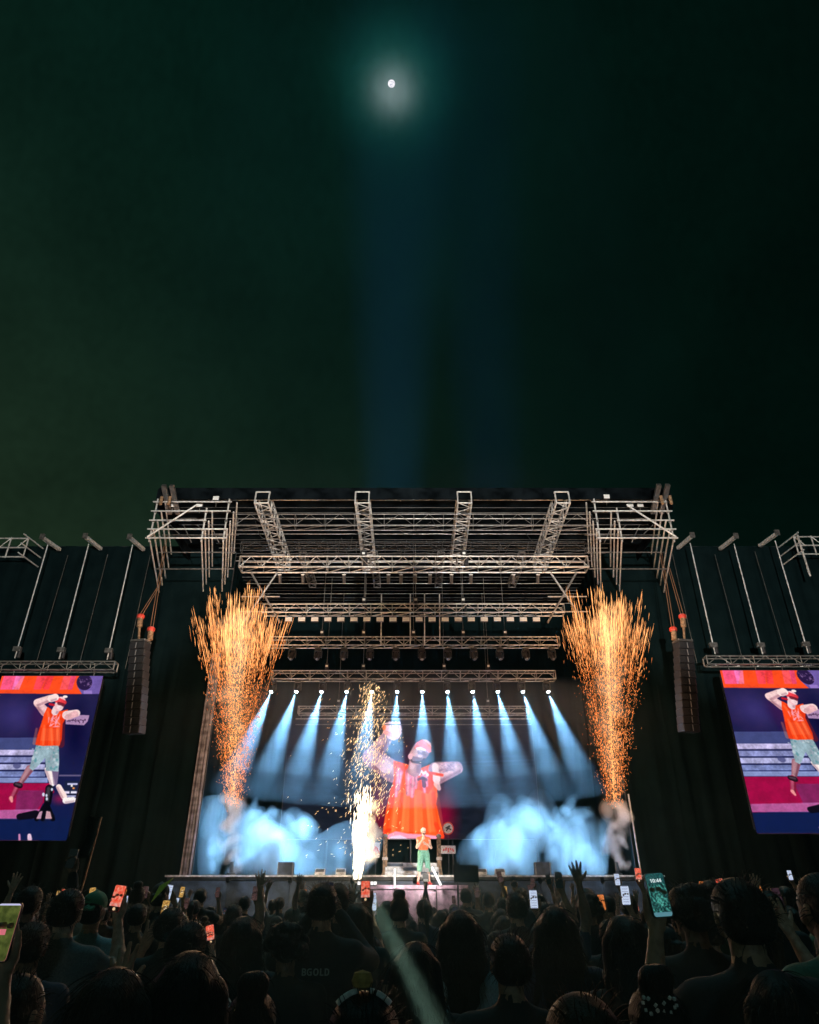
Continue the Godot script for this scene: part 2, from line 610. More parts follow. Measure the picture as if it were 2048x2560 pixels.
# ---------------------------------------------------------------- scaffold wings beside the roof, hoist beams, chains
func wing_scaffolds() -> void:
	var d := 26.4
	var mid := P(1029.5, 1347, d).x
	for s in [-1, 1]:
		var o := thing("scaffold_wing", "white tube scaffold hanging beside the roof at " + ("the left corner" if s < 0 else "the right corner"), "scaffold", Vector3(mid, 0, -d), "scaffold wings beside the roof")
		var ys := []
		for v in [1347, 1325, 1303, 1280, 1257]:
			ys.append(P(1029, v, d).y)
		var cols := [-11.35, -9.1, -8.15]
		for k in 3:
			var x: float = -cols[k] * s
			var lens := [5.9, 6.0, 6.1, 5.8, 5.2]
			var rows := 5 if k != 1 else 4
			for j in rows:
				var len_: float = lens[j] * (1.0 if k == 0 else 0.98)
				rod("ledger", Vector3(x - s * 0.09 * j, ys[j], 0), Vector3(x - s * 0.09 * j + s * 0.25 * len_, ys[j], -len_), 0.036, M.galvanised, o)
			for z in 1:
				var zz := -1.55 * z
				rod("standard", Vector3(x - s * 0.25 * zz, ys[0] - 0.15, zz), Vector3(x - s * 0.25 * zz, ys[rows - 1] + 0.2, zz), 0.036, M.galvanised, o)
				if z < 1 and k < 3:
					rod("brace", Vector3(x - s * 0.25 * zz, ys[0], zz), Vector3(x - s * 0.25 * (zz - 1.55), ys[mini(3, rows - 1)], zz - 1.55), 0.028, M.galvanised, o)
			for j in rows:
				for z in 1:
					var zz2 := -1.55 * z
					mesh_coupler(o, Vector3(x - s * 0.25 * zz2, ys[j], zz2))
		for j in 5:
			var inner: float = 8.0 if j != 2 else 9.0
			rod("front_rail", Vector3(s * 11.5, ys[j], 0.09), Vector3(s * inner, ys[j], 0.09), 0.036, M.galvanised, o)
			if j % 2 == 0:
				rod("rear_rail", Vector3(s * 12.1, ys[j], -3.1), Vector3(s * 8.4, ys[j], -3.1), 0.03, M.steel, o)
		rod("diagonal_tube", Vector3(s * 11.4, ys[0], 0.18), Vector3(s * 9.5, ys[4] - 0.2, 0.18), 0.04, M.galvanised, o)
		for k in 4:
			var xx: float = s * (8.7 + 0.62 * k)
			rod("web_brace", Vector3(xx, ys[1 + k % 2], -1.2), Vector3(xx + s * 0.5, ys[3], -1.2), 0.024, M.steel, o)
		# small floodlights on the top rail, dark
		var px := [[432, 1264], [500, 1264], [541, 1247]] if s < 0 else [[1575, 1264], [1600, 1264], [1516, 1243]]
		var wh := ["nearest the outer corner", "between the other two", "highest of the three"]
		for i in 3:
			var c := P(px[i][0], px[i][1], d + 0.3)
			var fl := thing("floodlight", "small square unlit floodlight on the %s scaffold wing, %s" % ["left" if s < 0 else "right", wh[i]], "floodlight", c, "floodlights on the scaffold wings")
			box("housing", Vector3.ZERO, Vector3(0.28, 0.2, 0.12), M.black_paint, fl)
			for f in 4:
				box("louvre", Vector3(0, -0.075 + 0.05 * f, 0.07), Vector3(0.26, 0.036, 0.02), M.strobe_face, fl)
			rod("bracket", Vector3(0, -0.1, -0.03), Vector3(0, -0.36, -0.1), 0.014, M.steel, fl)
		# two hoist beams on the outer corner
		for i in 2:
			var c := P(417 + 20 * i, 1252, d) if s < 0 else P(1640 + 22 * i, 1250, d)
			var hb := thing("hoist_beam", "short slanting hoist beam on the %s scaffold corner, %s one" % ["left" if s < 0 else "right", "outer" if (i == 0) == (s < 0) else "inner"], "beam", c, "hoist beams on the scaffold corners")
			box("beam", Vector3(0, 0.05, 0), Vector3(0.2, 0.16, 1.5), M.steel, hb, Basis(Vector3.RIGHT, -0.5) )
			rod("hook_block", Vector3(0, -0.15, 0.6), Vector3(0, -0.55, 0.6), 0.07, M.timber, hb)
		# outer frames at the picture's edges
		var fr := thing("edge_scaffold", "tube frame on top of the cloth wall at the far " + ("left" if s < 0 else "right"), "scaffold", Vector3(s * 18.6 + CX, 0, -31.4), "tube frames on the cloth walls")
		var a := P(72, 1346, 31.4) if s < 0 else P(1984, 1342, 31.4)
		var b := P(55, 1392, 31.4) if s < 0 else P(1990, 1385, 31.4)
		var xo := a.x - fr.position.x
		for y in [a.y, lerpf(a.y, b.y, 0.5), b.y]:
			rod("rail", Vector3(xo, y, 0), Vector3(xo + s * 3.2, y, 0), 0.036, M.galvanised, fr)
			rod("outrigger", Vector3(xo, y, 0.5), Vector3(xo - s * 0.2, y, -1.3), 0.036, M.galvanised, fr)
		for k in 4:
			rod("standard", Vector3(xo + s * 0.9 * k, a.y + 0.05, 0), Vector3(xo + s * 0.9 * k, b.y - 0.05, 0), 0.036, M.galvanised, fr)
			rod("brace", Vector3(xo + s * 0.9 * k, a.y, 0.02), Vector3(xo + s * (0.9 * k + 0.45), lerpf(a.y, b.y, 0.5), 0.02), 0.024, M.galvanised, fr)
		if s > 0:
			rod("drop_tube", Vector3(xo + 0.1, a.y, 0.2), Vector3(xo + 0.1, P(1992, 1445, 31.4).y, 0.2), 0.05, M.galvanised, fr)
		# beams on the wall's top from which the screen's chains hang
		var cpx := [[112, 1362], [219, 1360], [330, 1362]] if s < 0 else [[1725, 1358], [1834, 1360], [1937, 1352]]
		var foot := [[44, 1622], [154, 1624], [273, 1626]] if s < 0 else [[1783, 1612], [1901, 1612], [2014, 1610]]
		var wh2 := ["outermost", "middle", "innermost"] if s < 0 else ["innermost", "middle", "outermost"]
		for i in 3:
			var c := P(cpx[i][0], cpx[i][1], 31.0)
			var e := P(foot[i][0], foot[i][1], 31.0)
			var ch := thing("screen_chain", "%s thin pale chain holding the %s picture screen's truss" % [wh2[i], "left" if s < 0 else "right"], "chain", e, "chains of the picture screens")
			rod("chain", Vector3(0, 0.1, 0), Vector3(0, c.y - e.y, 0), 0.027, M.white_trim, ch)
			rod("slack_chain", Vector3(-s * 0.55, -0.6, -0.9), Vector3(-s * 0.5, c.y - e.y, -1.2), 0.013, M.steel, ch)
			box("motor", Vector3(0, -0.02, 0), Vector3(0.34, 0.22, 0.2), M.steel, ch)
			rod("hook", Vector3(0, -0.12, 0), Vector3(0, -0.45, 0), 0.03, M.galvanised, ch)
			rod("chain_bag", Vector3(0.12, -0.42, -0.05), Vector3(0.12, -0.1, -0.05), 0.09, M.black_plastic, ch)
			var hb2 := thing("chain_beam", "%s beam jutting over the %s cloth wall above a chain" % [wh2[i], "left" if s < 0 else "right"], "beam", Vector3(c.x, c.y, -31.0), "beams on the cloth walls")
			box("beam", Vector3(-s * 0.02, 0.32, -0.55), Vector3(0.16, 0.16, 1.5), M.galvanised, hb2, Basis(Vector3.UP, s * 0.1) * Basis(Vector3.RIGHT, 0.06))
			box("end_plate", Vector3(0.1 * s, 0.34, 0.25), Vector3(0.24, 0.3, 0.06), M.steel, hb2)


func mesh_coupler(parent: Node, at: Vector3) -> void:
	box("coupler", at, Vector3(0.11, 0.11, 0.11), M.steel, parent)


# ---------------------------------------------------------------- lighting trusses and lamps
func moving_head(called: String, label: String, at: Vector3, aim: Vector3, lit: bool, group: String, power := 0.0, half_angle := 8.0) -> Node3D:
	# hangs from its base at the top: base, yoke of two arms, head with a lens
	var o := thing(called, label, "stage light", at, group)
	box("base", Vector3(0, -0.06, 0), Vector3(0.3, 0.12, 0.26), M.black_plastic, o)
	rod("clamp", Vector3(0, 0, 0), Vector3(0, 0.12, 0), 0.03, M.aluminium, o)
	for s in [-1, 1]:
		box("yoke_arm", Vector3(s * 0.17, -0.28, 0), Vector3(0.05, 0.36, 0.11), M.black_plastic, o)
	var head := mesh_node("head", head_mesh, M.black_plastic, o)
	var d := aim.normalized()
	var x := Vector3.RIGHT
	x = (x - d * x.dot(d)).normalized()
	head.transform = Transform3D(Basis(x, d, x.cross(d)), Vector3(0, -0.36, 0))
	var lens := mesh_node("lens", lens_mesh, M.lamp_face if lit else M.lens_off, head)
	lens.position = Vector3(0, 0.2, 0)
	if lit:
		var l := SpotLight3D.new()
		l.name = "beam"
		l.light_color = Color(0.56, 0.82, 1.0)
		l.light_energy = power
		l.spot_angle = half_angle
		l.spot_angle_attenuation = 1.0
		l.spot_range = 40.0
		l.spot_attenuation = 2.0
		l.light_size = 0.02
		l.shadow_enabled = true
		head.add_child(l)
		l.position = Vector3(0, 0.29, 0)
		l.rotation.x = PI / 2
	return o


var head_mesh: ArrayMesh
var lens_mesh: ArrayMesh


func rigging() -> void:
	head_mesh = lathe([[0.0, -0.2], [0.09, -0.19], [0.12, -0.14], [0.125, 0.04], [0.115, 0.12], [0.115, 0.2], [0.095, 0.2], [0.09, 0.17], [0.0, 0.17]], 16)
	lens_mesh = lathe([[0.0, -0.02], [0.088, -0.018], [0.082, 0.02], [0.05, 0.05], [0.0, 0.06]], 16)
	var T := [[1411, 29.0, 8.05, "front lighting truss, highest and widest across the stage"], [1525, 31.0, 7.2, "second lighting truss, carrying the row of white strobe boxes"], [1606, 33.0, 7.25, "third lighting truss, carrying the unlit moving lamps"], [1690, 35.0, 7.3, "fourth lighting truss, above the row of blue beams"], [1777, 37.0, 6.1, "lowest lighting truss, right above the large screen"]]
	var ys := []
	for t in T:
		var c := P(1030, t[0], t[1])
		var thick := 0.62 if t[1] == 29.0 else 0.48
		var ho: float = 0.42 if t[1] < 36 else 0.36
		truss("lighting_truss", "pale " + t[3], Vector3(CX - t[2], c.y, -t[1]), Vector3(CX + t[2], c.y, -t[1]), thick, ho + (0.12 if t[1] == 29.0 else 0.0), 1.0, 0.040 if t[1] == 29.0 else 0.032, "lighting trusses")
		ys.append(c.y)
		# chains up to the roof
	var roof_y := P(1030, 1250, 27.0).y - 0.4
	var drops := [[-2.35, 2.35], [-2.4, 0.1, 2.4], [-4.6, -2.5, 0.0, 2.5, 4.6], [-4.5, -2.6, 1.6, 3.9], [-4.0, 4.0]]
	var names := ["front", "second", "third", "fourth", "lowest"]
	for k in 5:
		var i := 0
		for x in drops[k]:
			var base := Vector3(CX + x, ys[k] + 0.3, -T[k][1])
			var ch := thing("truss_hoist", "chain hoist over the %s lighting truss, %s from the left" % [names[k], ORD[i]], "hoist", base, "hoists of the lighting trusses")
			rod("chain", Vector3(0, 0.3, 0), Vector3(0, roof_y - 0.03 * (T[k][1] - 27.0) - base.y + 0.3, 0), 0.016, M.steel, ch)
			rod("motor", Vector3(0, 0.0, 0), Vector3(0, 0.34, 0), 0.1 if k else 0.16, M.black_paint, ch)
			box("motor_label", Vector3(0, 0.2, 0.1 if k else 0.17), Vector3(0.13, 0.1, 0.02), M.strobe_face, ch)
			rod("chain_bag", Vector3(0.1, -0.55, 0.12), Vector3(0.1, 0.0, 0.12), 0.11 if k == 0 else 0.06, M.black_plastic, ch)
			i += 1
	# vertical pipes between the second and third trusses
	var i2 := 0
	for u in [953, 1026, 1062, 1100]:
		var a := P(u, 1528, 32.0)
		var b := P(u, 1612, 32.4)
		var p := thing("drop_pipe", "pale upright pipe between the second and third trusses, %s from the left" % ORD[i2], "pipe", b, "upright pipes between the trusses")
		rod("pipe", Vector3.ZERO, a - b + Vector3(0, 0.9, 0), 0.03, M.galvanised, p)
		box("clamp", a - b, Vector3(0.12, 0.12, 0.12), M.steel, p)
		i2 += 1
	# strobe boxes under the second truss
	for i in 20:
		var c := P(722 + 32.6 * i, 1548, 31.0)
		var o := thing("strobe_box", "small white faced strobe box under the second truss, %s from the left" % ORD[i], "stage light", c + Vector3(0, 0, 0), "strobe boxes under the second truss")
		box("housing", Vector3(0, 0, -0.06), Vector3(0.36, 0.22, 0.12), M.black_plastic, o)
		box("face", Vector3(0, 0.045, 0.01), Vector3(0.33, 0.09, 0.03), M.strobe_face, o)
		box("face", Vector3(0, -0.055, 0.01), Vector3(0.33, 0.09, 0.03), M.strobe_face, o)
		rod("clamp", Vector3(0, 0.1, -0.06), Vector3(0, ys[1] - 0.18 - c.y, -0.06), 0.025, M.steel, o)
	# unlit moving lamps under the third truss
	for i in 11:
		var c := P(731 + 64.8 * i, 1628, 33.0)
		moving_head("moving_lamp", "unlit black moving lamp under the third truss, %s from the left" % ORD[i], Vector3(c.x, ys[2] - 0.33, -33.0), Vector3(0.05 * (i - 5), -1, 0.35), false, "unlit moving lamps")
	# small unlit lamps under the front truss
	var us := [703, 760, 862, 972, 1003, 1038, 1075, 1128, 1176, 1281, 1342]
	for i in us.size():
		var c := P(us[i], 1440, 29.6)
		var o := thing("profile_lamp", "small unlit profile lamp below the front truss, %s from the left" % ORD[i], "stage light", Vector3(c.x, ys[0] - 0.36, -29.4), "small lamps below the front truss")
		rod("yoke", Vector3(0, 0.1, 0), Vector3(0, -0.12, 0), 0.02, M.steel, o)
		rod("barrel", Vector3(0, -0.05, 0.14), Vector3(0, -0.36, -0.12), 0.085, M.black_plastic, o)
		rod("rim", Vector3(0, -0.035, 0.152), Vector3(0, -0.05, 0.14), 0.095, M.strobe_face, o)
	# the lit row
	for i in 12:
		var u := 680.5 + 62.55 * i
		var c := P(u, 1733, 35.0)
		var aim := Vector3((i - 5.9) * 0.042, -1.0, 0.28)
		moving_head("beam_lamp", "lit moving lamp throwing a pale blue beam, %s from the left" % ORD[i], Vector3(c.x, ys[3] - 0.28, -35.0), aim, true, "lit moving lamps", 1500.0 * (1.25 if i < 4 else 0.95), 11.5)
	# towers that carry the front truss at its ends
	for s in [-1, 1]:
		var x: float = CX + s * 6.4
		var tw := thing("raked_strut", "slanting tube strut below the %s end of the front truss" % ("left" if s < 0 else "right"), "strut", Vector3(x, ys[0], -29.3), "struts below the front truss")
		rod("leg", Vector3(0, -0.3, 0), Vector3(s * 1.4, -2.6, -0.4), 0.05, M.steel, tw)
		rod("leg", Vector3(s * 1.2, -0.3, 0), Vector3(-s * 0.3, -2.6, -0.4), 0.05, M.steel, tw)
		rod("rail", Vector3(-s * 0.2, -1.4, -0.2), Vector3(s * 1.6, -1.4, -0.2), 0.035, M.steel, tw)
		rod("rail", Vector3(-s * 0.4, -2.1, -0.3), Vector3(s * 1.6, -2.1, -0.3), 0.035, M.steel, tw)
	# header pipe right above the large screen
	var hp := P(1030, 1797, 37.4)
	var head := thing("header_pipe", "thin pale pipe above the large screen with clamps", "pipe", Vector3(CX, hp.y, -37.4))
	rod("pipe", Vector3(-6.3, 0, 0), Vector3(6.3, 0, 0), 0.035, M.galvanised, head)
	rod("pipe", Vector3(-6.3, -0.28, -0.1), Vector3(6.3, -0.28, -0.1), 0.028, M.steel, head)
	for k in 7:
		rod("hanger", Vector3(-6.0 + 2.0 * k, 0, 0), Vector3(-6.0 + 2.0 * k, ys[4] - hp.y - 0.2, 0.2), 0.018, M.steel, head)


# ---------------------------------------------------------------- pictures shown on the screens (flat print)
func cell(s: Dictionary, u: float, v: float) -> Vector2:
	# where the picture on screen s holds what the photograph shows at (u, v)
	var p := P(u, v, s.d)
	return Vector2((p.x - s.x0) / (s.x1 - s.x0) * s.w, (s.y1 - p.y) / (s.y1 - s.y0) * s.h)


func shape(s: Dictionary, pts: Array, col: Color, alpha := 1.0, grain := 0.0) -> void:
	var q := PackedVector2Array()
	for p in pts:
		q.append(cell(s, p[0], p[1]))
	fill(s, q, col, alpha, grain)


func fill(s: Dictionary, q: PackedVector2Array, col: Color, alpha := 1.0, grain := 0.0) -> void:
	var lo := q[0]
	var hi := q[0]
	for p in q:
		lo = lo.min(p)
		hi = hi.max(p)
	var im: Image = s.im
	for y in range(maxi(0, floori(lo.y)), mini(s.h - 1, ceili(hi.y)) + 1):
		for x in range(maxi(0, floori(lo.x)), mini(s.w - 1, ceili(hi.x)) + 1):
			if Geometry2D.is_point_in_polygon(Vector2(x + 0.5, y + 0.5), q):
				var c := col
				if grain > 0:
					var k: float = 1.0 + grain * (0.45 * s.n.get_noise_2d(x * 0.35, y * 0.35) + 0.22 * s.n.get_noise_2d(x * 1.6 + 50, y * 1.6))
					c = Color(col.r * k, col.g * k, col.b * k)
				im.set_pixel(x, y, im.get_pixel(x, y).lerp(c, alpha))


func limb(s: Dictionary, a: Array, b: Array, ra: float, rb: float, col: Color, alpha := 1.0, grain := 0.0) -> void:
	# a tapered bar with round ends; radii in pixels of the photograph
	var p := Vector2(a[0], a[1])
	var q := Vector2(b[0], b[1])
	var d := (q - p).angle()
	var pts := []
	for i in 9:
		var t := d + PI / 2 + PI * i / 8.0
		pts.append([p.x + cos(t) * ra, p.y + sin(t) * ra])
	for i in 9:
		var t := d - PI / 2 + PI * i / 8.0
		pts.append([q.x + cos(t) * rb, q.y + sin(t) * rb])
	shape(s, pts, col, alpha, grain)
	if alpha >= 1.0 and ra > 5.0:
		# the filmed limb is round: lighter along its middle, dark at its rim
		var dark := Color(col.r * 0.62, col.g * 0.5, col.b * 0.58)
		var side := Vector2(cos(d + PI / 2), sin(d + PI / 2))
		if side.y < 0:
			side = -side
		limb(s, [a[0] + side.x * ra * 0.62, a[1] + side.y * ra * 0.62], [b[0] + side.x * rb * 0.62, b[1] + side.y * rb * 0.62], ra * 0.36, rb * 0.36, dark, 0.45, grain)
		limb(s, [a[0] + side.x * ra * 0.3, a[1] + side.y * ra * 0.3], [b[0] + side.x * rb * 0.3, b[1] + side.y * rb * 0.3], ra * 0.42, rb * 0.42, dark, 0.2, grain)
		for k in 3:
			limb(s, [a[0] - side.x * ra * 0.2, a[1] - side.y * ra * 0.2], [b[0] - side.x * rb * 0.2, b[1] - side.y * rb * 0.2], ra * (0.62 - 0.17 * k), rb * (0.62 - 0.17 * k), col.lerp(Color(1, 0.93, 0.9), 0.4), 0.24, grain)


func blob(s: Dictionary, u: float, v: float, ru: float, rv: float, col: Color, alpha := 1.0, grain := 0.0) -> void:
	var pts := []
	for i in 22:
		pts.append([u + cos(TAU * i / 22) * ru, v + sin(TAU * i / 22) * rv])
	shape(s, pts, col, alpha, grain)


func soft(s: Dictionary, u: float, v: float, ru: float, rv: float, col: Color, alpha: float) -> void:
	for k in 22:
		var t := 1.0 - k / 22.0
		blob(s, u, v, ru * t * 1.15, rv * t * 1.15, col, alpha * 0.11 * (0.25 + 0.75 * k / 22.0))


func new_screen(d: float, x0: float, x1: float, y0: float, y1: float, w: int, h: int) -> Dictionary:
	var n := FastNoiseLite.new()
	n.seed = 77
	n.frequency = 0.035
	n.fractal_octaves = 4
	return {"d": d, "x0": x0, "x1": x1, "y0": y0, "y1": y1, "w": w, "h": h, "im": Image.create(w, h, false, Image.FORMAT_RGBA8), "n": n, "g": 1.0}


func screen_material(s: Dictionary, called: String, energy: float) -> StandardMaterial3D:
	var im: Image = s.im
	im.resize(s.w / 4, s.h / 4, Image.INTERPOLATE_LANCZOS)
	im.resize(s.w / 2, s.h / 2, Image.INTERPOLATE_CUBIC)       # filmed pictures have soft edges
	var m := StandardMaterial3D.new()
	m.resource_name = called
	m.albedo_color = Color(0.02, 0.02, 0.02)
	m.roughness = 0.9
	m.specular_mode = BaseMaterial3D.SPECULAR_DISABLED
	m.emission_enabled = true
	m.emission_operator = BaseMaterial3D.EMISSION_OP_MULTIPLY
	m.emission = Color.WHITE
	m.emission_energy_multiplier = energy
	m.emission_texture = ImageTexture.create_from_image(im)
	return m


func picture_quad(x0: float, x1: float, y0: float, y1: float) -> ArrayMesh:
	var st := SurfaceTool.new()
	st.begin(Mesh.PRIMITIVE_TRIANGLES)
	quad_n(st, Vector3(x0, y0, 0), Vector3(x1, y0, 0), Vector3(x1, y1, 0), Vector3(x0, y1, 0), true)
	return st.commit()


func screen_light(parent: Node3D, at: Vector3, size: Vector2, c: Color, energy: float) -> void:
	var l := AreaLight3D.new()
	l.name = "screen_light"
	l.area_size = size
	l.light_color = c
	l.light_energy = energy
	l.shadow_enabled = true
	parent.add_child(l)
	l.position = at
	l.rotation.y = PI          # area lights shine along -z; turned to face the crowd


func back_screen() -> void:
	var d := 38.0
	var x0 := P(712, 1950, d).x
	var x1 := P(1341, 1950, d).x
	var y1 := P(1030, 1801, d).y
	var y0 := P(1030, 2097, d).y
	var s := new_screen(d, x0, x1, y0, y1, 1160, 500)
	var im: Image = s.im
	for y in s.h:
		for x in s.w:
			var t: float = float(y) / s.h
			var n: float = s.n.get_noise_2d(x * 0.35, y * 1.1)
			var f := 0.5 + 0.5 * n
			var c := Color(0.055, 0.075, 0.115).lerp(Color(0.14, 0.16, 0.22), clampf(f * 1.2 - 0.15, 0, 1) * (1.0 - 0.55 * t))
			im.set_pixel(x, y, c)
	# faint lines of the shown background
	for k in [[1815, 3, 0.20], [1833, 2, 0.12], [1889, 5, 0.10], [1901, 3, 0.26], [1911, 2, 0.2], [1985, 2, 0.1], [2005, 2, 0.1]]:
		shape(s, [[1080, k[0] + 6], [1345, k[0] - 3], [1345, k[0] - 3 + k[1]], [1080, k[0] + 6 + k[1]]], Color(0.40, 0.42, 0.5), k[2])
		shape(s, [[705, k[0] + 6], [960, k[0] + 3], [960, k[0] + 3 + k[1]], [705, k[0] + 6 + k[1]]], Color(0.40, 0.42, 0.5), k[2] * 0.5)
	# red glow round the shirt
	soft(s, 1110, 2040, 42, 95, Color(0.75, 0.02, 0.22), 0.75)
	soft(s, 952, 2025, 40, 110, Color(0.70, 0.03, 0.22), 0.75)
	soft(s, 1000, 1900, 60, 60, Color(0.45, 0.04, 0.3), 0.4)
	var skin := Color(0.74, 0.52, 0.56)
	var pale := Color(0.92, 0.78, 0.82)
	var orange := Color(1.0, 0.36, 0.14)
	var red := Color(0.98, 0.20, 0.08)
	# raised arm and fist
	limb(s, [984, 1930], [930, 1893], 27, 24, skin, 1.0, 0.3)
	limb(s, [930, 1893], [972, 1838], 22, 15, Color(0.66, 0.50, 0.58), 1.0, 0.5)
	limb(s, [966, 1918], [936, 1890], 16, 16, pale, 0.7, 0.3)
	shape(s, [[960, 1808], [975, 1804], [1000, 1806], [1005, 1832], [998, 1846], [985, 1852], [970, 1846], [958, 1828]], Color(0.93, 0.74, 0.78), 1.0, 0.3)
	for k in 4:
		limb(s, [974 + 8 * k, 1806], [978 + 8 * k, 1824], 3.6, 3.4, pale, 0.85)
		limb(s, [978 + 8 * k, 1808], [981 + 8 * k, 1822], 0.9, 0.7, Color(0.55, 0.32, 0.40), 0.7)
	limb(s, [962, 1830], [990, 1842], 5, 5, Color(0.95, 0.62, 0.62), 0.9)
	blob(s, 960, 1818, 5, 8, Color(0.95, 0.45, 0.2), 0.8)
	# shirt
	shape(s, [[984, 1901], [1004, 1906], [1028, 1914], [1048, 1922], [1062, 1916], [1082, 1908], [1094, 1922], [1092, 1960], [1094, 1990], [1091, 2010], [1100, 2050], [1111, 2090], [1108, 2096], [960, 2097], [958, 2070], [966, 2020], [976, 1975], [985, 1950], [985, 1925]], orange, 1.0, 0.10)
	shape(s, [[995, 1975], [1080, 1975], [1093, 2060], [1098, 2080], [970, 2080], [978, 2030]], Color(1.0, 0.46, 0.24), 0.75, 0.1)
	for k in [[985, 1960, 972, 2075, 5], [1005, 1985, 996, 2080, 4], [1030, 1990, 1030, 2082, 5], [1058, 1985, 1066, 2080, 4], [1084, 1985, 1096, 2075, 6]]:
		limb(s, [k[0], k[1]], [k[2], k[3]], k[4], k[4] * 1.5, Color(0.80, 0.16, 0.04), 0.30)
		limb(s, [k[0] + 9, k[1]], [k[2] + 9, k[3]], k[4] * 0.7, k[4], Color(1.0, 0.62, 0.36), 0.25)
	shape(s, [[1045, 1925], [1080, 1912], [1090, 1955], [1070, 1985], [1050, 1975]], red, 0.55, 0.5)
	shape(s, [[985, 1903], [1006, 1908], [1026, 1918], [1012, 1930], [990, 1925]], red, 0.5, 0.3)
	limb(s, [962, 2080], [975, 2074], 5, 4, red, 0.7)
	shape(s, [[966, 2096], [970, 2086], [990, 2078], [1020, 2084], [1060, 2086], [1096, 2090], [1100, 2097]], Color(1.0, 0.62, 0.74), 0.95, 0.1)
	shape(s, [[972, 2097], [978, 2091], [1000, 2087], [1016, 2094], [1018, 2097]], Color(0.90, 0.82, 0.92), 0.9)
	limb(s, [1090, 2060], [1106, 2092], 5, 6, red, 0.6)
	# lettering-like print and chains on the shirt
	for k in [[997, 1925, 990, 1990, 7], [1003, 1930, 997, 1975, 5], [1022, 1930, 1020, 1985, 9], [1034, 1935, 1030, 1990, 9], [1042, 1930, 1040, 1970, 6], [1058, 1940, 1062, 1980, 6], [1066, 1935, 1068, 1965, 5]]:
		limb(s, [k[0], k[1]], [k[2], k[3]], k[4], k[4] * 0.6, Color(0.88, 0.50, 0.66), 0.75, 0.9)
		limb(s, [k[0], k[1]], [k[2], k[3]], k[4] * 0.3, k[4] * 0.2, Color(0.96, 0.78, 0.86), 0.6, 0.5)
	for k in 6:
		blob(s, 1044 + 5 * k, 1928 + (4 if k % 2 else 0) + 2 * absf(k - 2.5), 3.5, 4.5, Color(0.97, 0.90, 0.94), 0.9)
		blob(s, 1046 + 4 * k, 1944 + 2 * absf(k - 2.5), 2.5, 4, Color(0.35, 0.20, 0.32), 0.8)
	limb(s, [1058, 1945], [1061, 1965], 4, 5, Color(0.30, 0.18, 0.28), 0.7, 0.5)
	# neck and head, turned up
	limb(s, [1036, 1925], [1040, 1898], 17, 15, skin, 1.0, 0.3)
	limb(s, [1030, 1918], [1034, 1905], 6, 6, pale, 0.6)
	limb(s, [1043, 1892], [1054, 1874], 21, 22, Color(0.76, 0.56, 0.58), 1.0, 0.3)
	limb(s, [1034, 1899], [1062, 1904], 8, 8, Color(0.22, 0.12, 0.15), 0.9, 0.4)
	limb(s, [1035, 1897], [1050, 1893], 6, 9, Color(0.72, 0.60, 0.68), 0.6, 0.3)
	blob(s, 1026, 1891, 6, 8, Color(0.93, 0.72, 0.76), 1.0)
	shape(s, [[1036, 1872], [1042, 1856], [1055, 1848], [1070, 1851], [1078, 1864], [1079, 1880], [1072, 1882], [1062, 1872], [1050, 1868]], Color(1.0, 0.36, 0.22), 1.0, 0.15)
	shape(s, [[1055, 1848], [1066, 1848], [1078, 1858], [1079, 1868], [1068, 1856]], Color(1.0, 0.78, 0.72), 0.8)
	shape(s, [[1040, 1869], [1052, 1867], [1064, 1873], [1066, 1879], [1052, 1873], [1042, 1875]], Color(0.97, 0.88, 0.90), 0.9)
	limb(s, [1046, 1880], [1052, 1886], 3, 4, Color(0.45, 0.30, 0.38), 0.6)
	limb(s, [1058, 1882], [1064, 1888], 4, 3, Color(0.38, 0.25, 0.32), 0.6)
	blob(s, 1050, 1890, 6, 4, Color(0.95, 0.82, 0.86), 0.8)
	# folded arm on the other side
	limb(s, [1088, 1922], [1142, 1918], 17, 15, Color(0.66, 0.50, 0.58), 1.0, 0.5)
	limb(s, [1144, 1922], [1096, 1946], 14, 15, Color(0.78, 0.58, 0.62), 1.0, 0.4)
	limb(s, [1100, 1915], [1138, 1914], 7, 6, pale, 0.45, 0.5)
	limb(s, [1088, 1915], [1092, 1950], 8, 9, Color(0.99, 0.90, 0.90), 0.8)
	limb(s, [1076, 1932], [1106, 1938], 3.4, 3.4, red, 0.8, 0.3)
	limb(s, [1092, 1960], [1098, 1972], 8, 5, Color(0.98, 0.78, 0.78), 0.8)
	for k in 40:
		limb(s, [1096 + rng.randf() * 45, 1908 + rng.randf() * 24], [1096 + rng.randf() * 45, 1908 + rng.randf() * 24], 1.0, 0.6, Color(0.45, 0.34, 0.5), 0.25)
		limb(s, [925 + rng.randf() * 40, 1860 + rng.randf() * 50], [930 + rng.randf() * 40, 1860 + rng.randf() * 50], 1.0, 0.6, Color(0.45, 0.36, 0.55), 0.22)
	var o := thing("picture_wall", "large stage screen showing a singer in an orange shirt with raised fist", "screen", Vector3(0, 0, -d))
	mesh_node("screen", picture_quad(x0, x1, y0, y1), screen_material(s, "screen_back", 1.25), o)
	box("backing", Vector3((x0 + x1) * 0.5, (y0 + y1) * 0.5, -0.09), Vector3(x1 - x0 + 0.06, y1 - y0 + 0.06, 0.16), M.black_plastic, o)
	for k in 7:
		rod("support", Vector3(lerpf(x0 + 0.2, x1 - 0.2, k / 6.0), 0.0, -0.35), Vector3(lerpf(x0 + 0.2, x1 - 0.2, k / 6.0), y1, -0.35), 0.05, M.black_paint, o)
	screen_light(o, Vector3((x0 + x1) * 0.5, (y0 + y1) * 0.5, 0.05), Vector2((x1 - x0) * 0.95, (y1 - y0) * 0.95), Color(1.0, 0.5, 0.45), 3.0)


